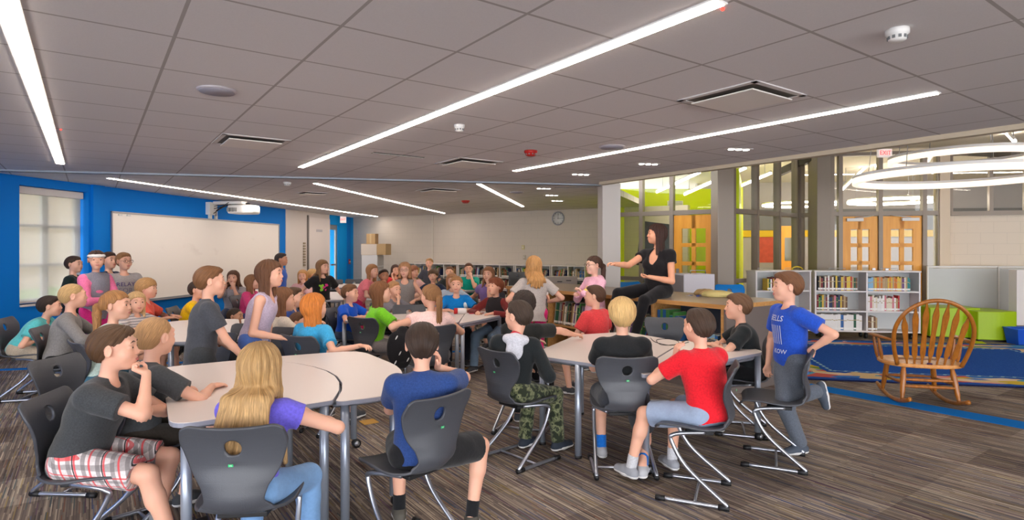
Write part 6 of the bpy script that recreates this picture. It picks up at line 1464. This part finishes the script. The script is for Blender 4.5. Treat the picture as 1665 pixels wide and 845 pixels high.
person('girl with copper red hair in sky blue tee, hand on the front table', 512, 478, 4.90, 25, 42, lean=6, female=True, arms=('lap', {'m': 'free', 'W': (-1.22, 4.72, .725), 'f': (.9, .0, 0), 'pole': (.5, -.6, -.6)}), hair=('bob', (206, 122, 50), .22), shirt=((62, 164, 214), None, 'tee'), pants=((60, 80, 120), None, 'short'), lod=1)
person('girl with brown hair in cream sweater behind the walking girl', 462, 468, 5.45, 50, 70, lean=14, female=True, arms=('table', 'table'), hair=('bob', (128, 86, 56), .26), shirt=((214, 200, 182), None, 'long'), pants=((70, 70, 110), None, 'long'))
person('boy in navy shirt sitting in profile behind the cream sweater girl', 479, 468, 6.2, 80, 88, lean=10, arms=('table', 'lap'), hair=('short', BR, .2), shirt=((50, 70, 130), None, 'tee'), pants=(DG, None, 'short'))
person('small boy with a dark top sitting low, left of the copper haired girl', 487, 489, 6.0, 92, 96, lean=6, seat=.36, s=.86, arms=('lap', 'lap'), hair=('short', (96, 64, 42), .2), shirt=((50, 56, 50), None, 'tee'), pants=(DG, None, 'short'), chair_on=False, z0=-.1)
# left rows
person('boy in grey long sleeved shirt with fair cropped hair at the left', 120, 460, 5.35, 62, 52, lean=12, arms=('table', 'table'), hair=('buzz', (196, 158, 106), .2), shirt=((132, 128, 126), None, 'long'), pants=(BK_, None, 'long'), chairyaw=72)
person('boy in teal tee bending low at the far left', 82, 502, 6.0, 75, 60, lean=38, arms=('lap', 'lap'), hair=('short', DB, .2), shirt=((90, 186, 188), None, 'tee'), pants=((176, 160, 140), None, 'long'), shoes=(30, 70, 140), s=.98)
person('girl with honey ponytail in mint tee at the left table', 190, 472, 4.55, 72, 82, lean=14, female=True, arms=('table', 'table'), hair=('pony', (160, 112, 66), .24), shirt=((198, 220, 212), None, 'tee'), pants=((70, 110, 130), None, 'long'), chairyaw=40, thick=1.08)
person('small fair girl in striped top between the ponytail girl and the coral shirt', 222, 480, 6.0, 110, 130, lean=8, s=.92, female=True, arms=('table', 'table'), hair=('bob', BL, .2), shirt=((214, 206, 204), 'stripes', 'tee'), pants=(DG, None, 'short'), chair_on=False)
person('boy with curly blond hair in coral tee at the left table', 240, 453, 6.7, 72, 84, lean=10, arms=('table', 'table'), hair=('curly', (182, 138, 88), .2), shirt=((238, 96, 78), None, 'tee'), pants=(DG, None, 'short'))
person('boy in black tee standing before the window', 121, 416, 7.9, 70, 88, sit=False, lean=2, arms=('down', 'down'), hair=('short', (66, 48, 36), .2), shirt=((30, 44, 42), None, 'tee'), pants=(BK_, None, 'long'), lod=2)
p = person('girl in white headband and pink sleeved grey top standing by the window', 157, 406, 6.9, 105, 140, sit=False, lean=2, female=True, arms=({'m': 'cross', 'dT': (0, -.02, -.03)}, {'m': 'cross', 'dT': (0, -.02, -.03)}), hair=('pony', (66, 46, 36), .40), shirt=((240, 124, 168), None, 'long'), pants=((220, 50, 130), None, 'leggings'), lod=1)
a_, b_ = surf([ell_(p['HC']+p['R']@(v3(0, -.004, .046)*p['hs']), tuple(v*p['hs'] for v in (.0865, .107, .030)), p['R'])], .006); mk('headband', a_, b_, M_offw, p['root'])
tor = [q.infl(.004) for q in p['S'][:6]]; a_, b_ = surf(tor+[Pr(1, p['hip']-p['u']*.33*p['s'], sc=(.3,)*3, k=.004, op=1)]+[ell_(p['N']+p['rt']*k_*.185*p['s']-p['u']*.02, (.075, .12, .10), k=.01, op=1) for k_ in (-1, 1)], .007); mk('top_front', a_, b_, cloth_mat((136, 134, 146), 'heather'), p['shirt'])
p = person('child in navy and yellow printed tee behind the headband girl', 178, 409, 7.9, 95, 110, sit=False, lean=2, arms=('down', 'down'), hair=('short', (70, 46, 34), .2), shirt=((42, 48, 76), None, 'tee'), pants=(DG, None, 'long'), lod=2)
print_on(p, '21F', .085, (230, 200, 40), -.11); print_marks(p, [(x_, u_, .018) for x_ in (-.05, -.02, .02, .05) for u_ in (-.18, -.23)], (230, 200, 40), 3)
p = person('boy with glasses in grey RELAY FOR LIFE tee standing by the whiteboard', 202, 410, 7.6, 135, 118, sit=False, lean=2, arms=('down', 'down'), hair=('short', (146, 104, 66), .2), shirt=((168, 160, 158), None, 'tee'), pants=(DG, None, 'short'), glasses=True, lod=1)
print_on(p, 'RELAY', .072, (72, 50, 110), -.10); print_on(p, 'FOR', .085, (120, 110, 130), -.17); print_on(p, 'LIFE', .085, (72, 50, 110), -.25)
person('boy sitting low against the blue wall, below the whiteboard', 297, 499, 7.6, 95, 105, seat=.12, s=.9, lean=20, z0=0, chair_on=False, arms=('lap', 'lap'), hair=('short', DB, .2), shirt=((60, 58, 60), None, 'tee'), pants=(DG, None, 'long'), legs=({'T': (-.1, .42, .08)}, {'T': (.1, .42, .08)}), lod=2)
person('child in yellow tee mostly hidden behind the standing charcoal boy', 322, 457, 7.1, 78, 90, lean=18, arms=('fold', 'fold'), hair=('short', (66, 50, 40), .2), shirt=((246, 196, 20), None, 'tee'), pants=(DG, None, 'short'), lod=2)
person('girl with curly brown hair in grey tee, hands at her mouth, before the whiteboard', 379, 440, 9.3, 168, 172, lean=8, female=True, arms=('mouth', {'m': 'cheek'}), hair=('wavy', (92, 58, 38), .24), shirt=((170, 162, 168), 'stripes', 'tee'), pants=((60, 70, 100), None, 'long'), lod=2)
person('child in hot pink long sleeves behind the walking girl', 411, 447, 8.8, 95, 80, lean=14, female=True, arms=('table', 'table'), hair=('bob', (140, 96, 62), .2), shirt=((226, 70, 130), None, 'long'), pants=((80, 80, 130), None, 'long'), lod=2)
person('boy with close cropped hair sitting low behind the walking girl', 383, 486, 7.3, 85, 92, seat=.12, s=.95, lean=5, chair_on=False, arms=('lap', 'lap'), hair=('buzz', DB, .2), skin=(206, 150, 120), shirt=((96, 104, 118), None, 'tee'), pants=(DG, None, 'long'), legs=({'T': (-.1, .42, .08)}, {'T': (.1, .42, .08)}), lod=2)
person('tall child in blue tee walking along the end of the whiteboard', 458, 411, 10.3, 82, 85, sit=False, lean=4, arms=('down', 'down'), hair=('short', (50, 38, 34), .2), shirt=((60, 100, 190), None, 'tee'), pants=((90, 80, 80), None, 'long'), skin=SKT)
person('girl in pale pink sweater, hand at her mouth, at the far table', 492, 439, 10.6, 165, 170, lean=8, female=True, arms=('mouth', 'table'), hair=('bob', (196, 142, 84), .2), shirt=((238, 190, 190), None, 'long'), pants=((60, 60, 90), None, 'long'))
person('fair haired child in pink at the far table, turned away', 509, 437, 10.9, 80, 70, lean=14, female=True, arms=('table', 'table'), hair=('short', (210, 168, 110), .2), shirt=((214, 50, 110), None, 'tee'), pants=(DG, None, 'long'))
p = person('girl in black tee with a bright print leaning on the far table', 525, 423, 9.2, 140, 118, sit=False, lean=10, female=True, arms=({'m': 'free', 'T': (-.30, .22, .74), 'f': (-.2, .8, -.3), 'pole': (-.3, -1, 0)}, {'m': 'free', 'T': (.34, .14, .74), 'f': (.4, .7, -.3), 'pole': (.3, -1, 0)}), hair=('wavy', (132, 94, 58), .28), shirt=((36, 34, 34), None, 'tee'), pants=(BK_, None, 'leggings'), lod=2)
print_marks(p, [(-.03, -.10, .03), (.01, -.13, .025), (-.02, -.17, .02)], (226, 60, 140), 1); print_marks(p, [(.045, -.11, .035), (.04, -.17, .03)], (140, 200, 50), 2, 'shirt_print')
# the middle table
p = person('boy in royal blue tee with white print at the left end of the middle table', 570, 463, 6.95, 108, 100, lean=10, arms=('table', 'table'), hair=('short', (112, 76, 48), .2), shirt=((24, 88, 206), None, 'tee'), pants=((44, 56, 76), 'denim', 'jeans'), lod=1)
print_marks(p, [(-.05, -.19, .018), (-.02, -.20, .02), (.02, -.19, .02), (.05, -.18, .022), (.0, -.23, .012)], (226, 232, 246), 4)
person('girl in coral pink tee leaning over the middle table, face turned away', 606, 430, 9.4, 92, 120, sit=False, lean=32, female=True, arms=({'m': 'free', 'T': (-.16, .38, .74), 'f': (0, 1, -.3)}, {'m': 'free', 'T': (.16, .38, .74), 'f': (0, 1, -.3)}), hair=('bob', (160, 110, 68), .2), shirt=((244, 130, 140), None, 'tee'), pants=((190, 40, 90), None, 'leggings'))
person('boy with tanned face resting his fist on his mouth at a far table', 624, 437, 9.7, 170, 150, lean=8, arms=('table', 'mouth'), hair=('short', DB, .2), skin=SKT, shirt=((80, 80, 110), None, 'tee'), pants=(DG, None, 'short'))
person('child with shaggy brown hair in lime green tee at the middle table', 620, 458, 6.15, 62, 78, lean=12, arms=('table', 'table'), hair=('bob', (122, 78, 46), .17), shirt=((124, 206, 44), None, 'tee'), pants=((130, 124, 124), None, 'long'), lod=1, chairyaw=30)
person('boy in grey tee covering his mouth at the middle table', 641, 458, 7.6, 118, 125, lean=12, arms=('table', 'mouth'), hair=('short', (188, 138, 92), .2), shirt=((134, 130, 136), None, 'tee'), pants=(DG, None, 'short'), lod=2)
person('girl with glasses in grey sequin tank standing behind the middle table', 658, 427, 8.4, 172, 178, sit=False, lean=2, female=True, glasses=True, arms=({'m': 'lap', 'T': (-.14, .2, .78)}, {'m': 'lap', 'T': (.14, .2, .78)}), hair=('wavy', (170, 122, 84), .12), shirt=((140, 132, 128), 'heather', 'tank'), pants=((90, 80, 90), None, 'short'), lod=2)
person('girl with dark hair in red top at the far table by the shelves', 643, 430, 12.3, 140, 150, lean=8, female=True, arms=('table', 'cheek'), hair=('long', (70, 44, 34), .22), shirt=((210, 40, 44), None, 'tee'), pants=(DG, None, 'long'))
person('girl with curly auburn hair in pale pink at the far table', 673, 432, 11.2, 140, 135, lean=12, female=True, arms=('table', 'table'), hair=('curly', (156, 96, 64), .2), shirt=((236, 188, 184), None, 'long'), pants=(DG, None, 'long'))
person('boy with fair hair standing before the back shelves in dark top', 698, 420, 12.6, 178, 182, sit=False, lean=2, arms=('down', 'down'), hair=('short', (180, 136, 90), .2), shirt=((70, 72, 82), None, 'tee'), pants=(DG, None, 'long'))
person('boy in dark navy tee facing forward at the far table', 704, 438, 10.2, 182, 178, lean=10, arms=('table', 'table'), hair=('mop', (96, 70, 48), .2), shirt=((40, 50, 74), None, 'tee'), pants=(DG, None, 'long'), chair_on=False)
person('girl with light brown ponytail in pale pink blouse, seen from behind', 700, 462, 5.55, -8, -42, lean=10, female=True, arms=({'m': 'free', 'T': (-.30, .10, .70), 'f': (-.2, .9, -.1), 'pole': (-.8, -.6, -.2)}, 'table'), hair=('pony', (142, 100, 62), .26), shirt=((246, 206, 198), None, 'cap'), pants=((60, 60, 66), None, 'short'), lod=0, chairyaw=-30)
person('boy in dark tee with a lime stripe at the far table by the shelves', 731, 433, 11.9, 178, 184, lean=10, arms=('mouth', 'table'), hair=('short', (112, 76, 54), .2), shirt=((50, 56, 56), None, 'tee'), pants=(DG, None, 'long'))
person('girl in pale blue tee peering out behind the bright blue tee boy', 735, 445, 9.0, 165, 172, lean=10, female=True, arms=('table', 'table'), hair=('bob', (176, 124, 84), .2), shirt=((190, 204, 220), None, 'tee'), pants=(DG, None, 'short'), lod=2)
person('boy in bright blue tee with fair hair at the middle table, facing forward', 742, 449, 7.75, 172, 178, lean=12, arms=('table', 'table'), hair=('short', (166, 120, 76), .2), shirt=((20, 128, 206), None, 'tee'), pants=((36, 38, 48), None, 'long'), lod=1)
person('boy in teal tee, hand over his face, at the far table by the shelves', 762, 427, 11.6, 182, 176, lean=8, arms=('mouth', 'table'), hair=('short', (96, 62, 42), .2), shirt=((20, 160, 140), None, 'tee'), pants=(DG, None, 'long'))
person('girl with long hair and hand at her mouth, sitting sideways by the shelves', 794, 433, 9.2, 205, 198, lean=6, female=True, arms=('mouth', {'m': 'free', 'T': (.42, .10, .66), 'f': (1, 0, -.1)}), hair=('long', (140, 96, 64), .30), shirt=((140, 116, 176), None, 'cap'), pants=((206, 160, 140), None, 'brief'), lod=2, legs=({'T': (-.1, .30, .08), 'pole': (0, .8, 1)}, {'T': (.12, .30, .08), 'pole': (0, .8, 1)}))
p = person('boy in black shirt with maroon sleeves and auburn hair at the middle table end', 805, 452, 7.4, 208, 222, lean=8, arms=('table', 'table'), hair=('mop', (122, 62, 34), .2), shirt=((120, 44, 42), None, 'long'), pants=((86, 104, 122), 'denim', 'jeans'), lod=1, pitch=-6)
tor = [q.infl(.004) for q in p['S'][:6]]; a_, b_ = surf(tor+[Pr(1, p['hip']-p['u']*.33*p['s'], sc=(.3,)*3, k=.004, op=1)]+[ell_(p['N']+p['rt']*k_*.16*p['s']-p['u']*.02, (.075, .12, .10), k=.01, op=1) for k_ in (-1, 1)], .007); mk('shirt_front', a_, b_, cloth_mat((44, 40, 42)), p['shirt'])
# standing ones on the right
p = person('girl with long blond hair in heather grey tee walking away, holding a white cup', 868, 416, 7.0, -12, 2, sit=False, lean=2, female=True, arms=({'m': 'free', 'T': (-.20, .12, .80), 'f': (-.1, 1, .1)}, {'m': 'free', 'T': (.22, .16, .86), 'f': (.1, .5, .5), 'n': (-1, 0, 0), 'curl': .5}), hair=('long', (188, 138, 84), .30), shirt=((182, 172, 166), 'heather', 'tee'), pants=((226, 40, 120), None, 'leggings'), lod=1)
hx, hy_ = p['wx'](p['arm'][1][2]); hx2, hy2 = p['wx'](p['arm'][1][2]+v3(-.02, .06, .07)); m = MB(); cz = p['arm'][1][2][2]+.03; m.lathe([(.026, 0), (.036, .10), (.033, .10), (.024, .006)], (0, 0, 0), 20); o = m.build('paper_cup', M_offw); o.location = (p['rx']+hx2, p['ry']+hy2, cz); tag(o, 'white paper cup in the hand of the walking blond girl', 'cup')
hx2, hy2 = p['wx'](p['arm'][-1][2]+v3(-.02, .08, 0)); m = blob((0, 0, .0), (.06, .05, .045), 8, .2); m.v = [(v[0], v[1], v[2]) for v in m.v]; o = m.build('crumpled_paper', M_offw); o.location = (p['rx']+hx2, p['ry']+hy2, p['arm'][-1][2][2]-.03); tag(o, 'white crumpled paper in the left hand of the walking blond girl', 'paper')
p = person('girl in pale pink hoodie with glasses standing before the counter', 965, 416, 7.25, -118, -112, sit=False, lean=2, female=True, glasses=True, arms=({'m': 'free', 'T': (-.02, .22, .98), 'f': (.3, .6, .8), 'curl': .6}, {'m': 'free', 'T': (.08, .22, .94), 'f': (-.6, .6, .3), 'curl': .5}), hair=('pony', (70, 46, 34), .30), shirt=((244, 186, 206), None, 'hood'), pants=((240, 206, 210), None, 'leggings'), lod=1, skin=SKP)
print_marks(p, [(-.05, -.10, .022), (0, -.09, .026), (.05, -.11, .022), (.0, -.15, .02), (.03, -.14, .016)], (250, 214, 110), 5)
# the woman on the counter
W_ = person('woman in black vee neck tee and leggings sitting on the counter, arm stretched out', 1067, 359, 6.98, -138, -88, seat=.93, s=1.30, lean=2, female=True, adult=True, chair_on=False, lod=0, skin=(222, 160, 128), hair=('bob', (58, 34, 26), .20), shirt=((30, 28, 30), None, 'vneck'), pants=((26, 25, 28), None, 'leggings'), shoes=(46, 40, 40), legyaw=0,
           arms=({'m': 'free', 'T': (-.03, .26, 1.18), 'f': (.8, .5, -.05), 'n': (0, -.2, 1), 'curl': .5, 'pole': (-.8, -.6, -.5)}, {'m': 'free', 'W': (1.18, 6.75, 1.33), 'f': (.55, .8, .15), 'n': (-.2, -.1, -1), 'curl': .45, 'pole': (.2, -.3, -1)}), legs=({'T': (-.02, .46, .50), 'pole': (0, 1, .6)}, {'T': (.27, .42, .56), 'pole': (.5, 1, .6)}))
# ------------------------------------------------------------ empty chairs
for px, Y, yaw, lab in ((322, 4.72, 205, 'empty dark chair behind the front left table, next to the standing charcoal boy'), (465, 5.0, 176, 'empty dark chair beyond the front table, left of the copper haired girl'), (412, 5.3, 160, 'empty dark chair behind the walking girl'),
                        (1087, 5.75, 184, 'empty dark chair on the far side of the right table'), (140, 3.75, 95, 'empty dark chair just behind the chin resting boy'), (665, 7.1, 170, 'empty dark chair between the grey tee boy and the middle table'), (533, 7.9, 60, 'empty dark chair by the printed black tee girl, left one'), (556, 8.1, 70, 'empty dark chair by the printed black tee girl, right one'),
                        (445, 10.2, 170, 'far empty chair by the white wall panels'), (572, 13.4, 180, 'farthest empty chair at the table before the filing cabinet'), (540, 13.2, 175, 'far empty chair beside the blue alcove')):
    chair(PY(px, Y), Y, yaw, lab)
# black jacket with white marks over the chair of the pink blouse girl
jx = PY(653, 5.25); o = thing('black_jacket', 'black jacket with white marks hanging beside the pink blouse girl', 'jacket', (jx, 5.25, 0), .3)
m = blob((0, 0, .62), (.115, .05, .17), 12, .22); m.build('fabric', cloth_mat((34, 32, 34)), o, smooth=True)
for k, (x_, z_) in enumerate(((-.05, .72), (.04, .66), (-.02, .58), (.05, .52), (-.06, .50))): m = MB(); m.M = Matrix.Translation((x_, -.052, z_)) @ Matrix.Rotation(.5, 4, 'Y'); m.ell((0, 0, 0), (.006, .006, .022), 8); m.build('mark', M_offw, o)
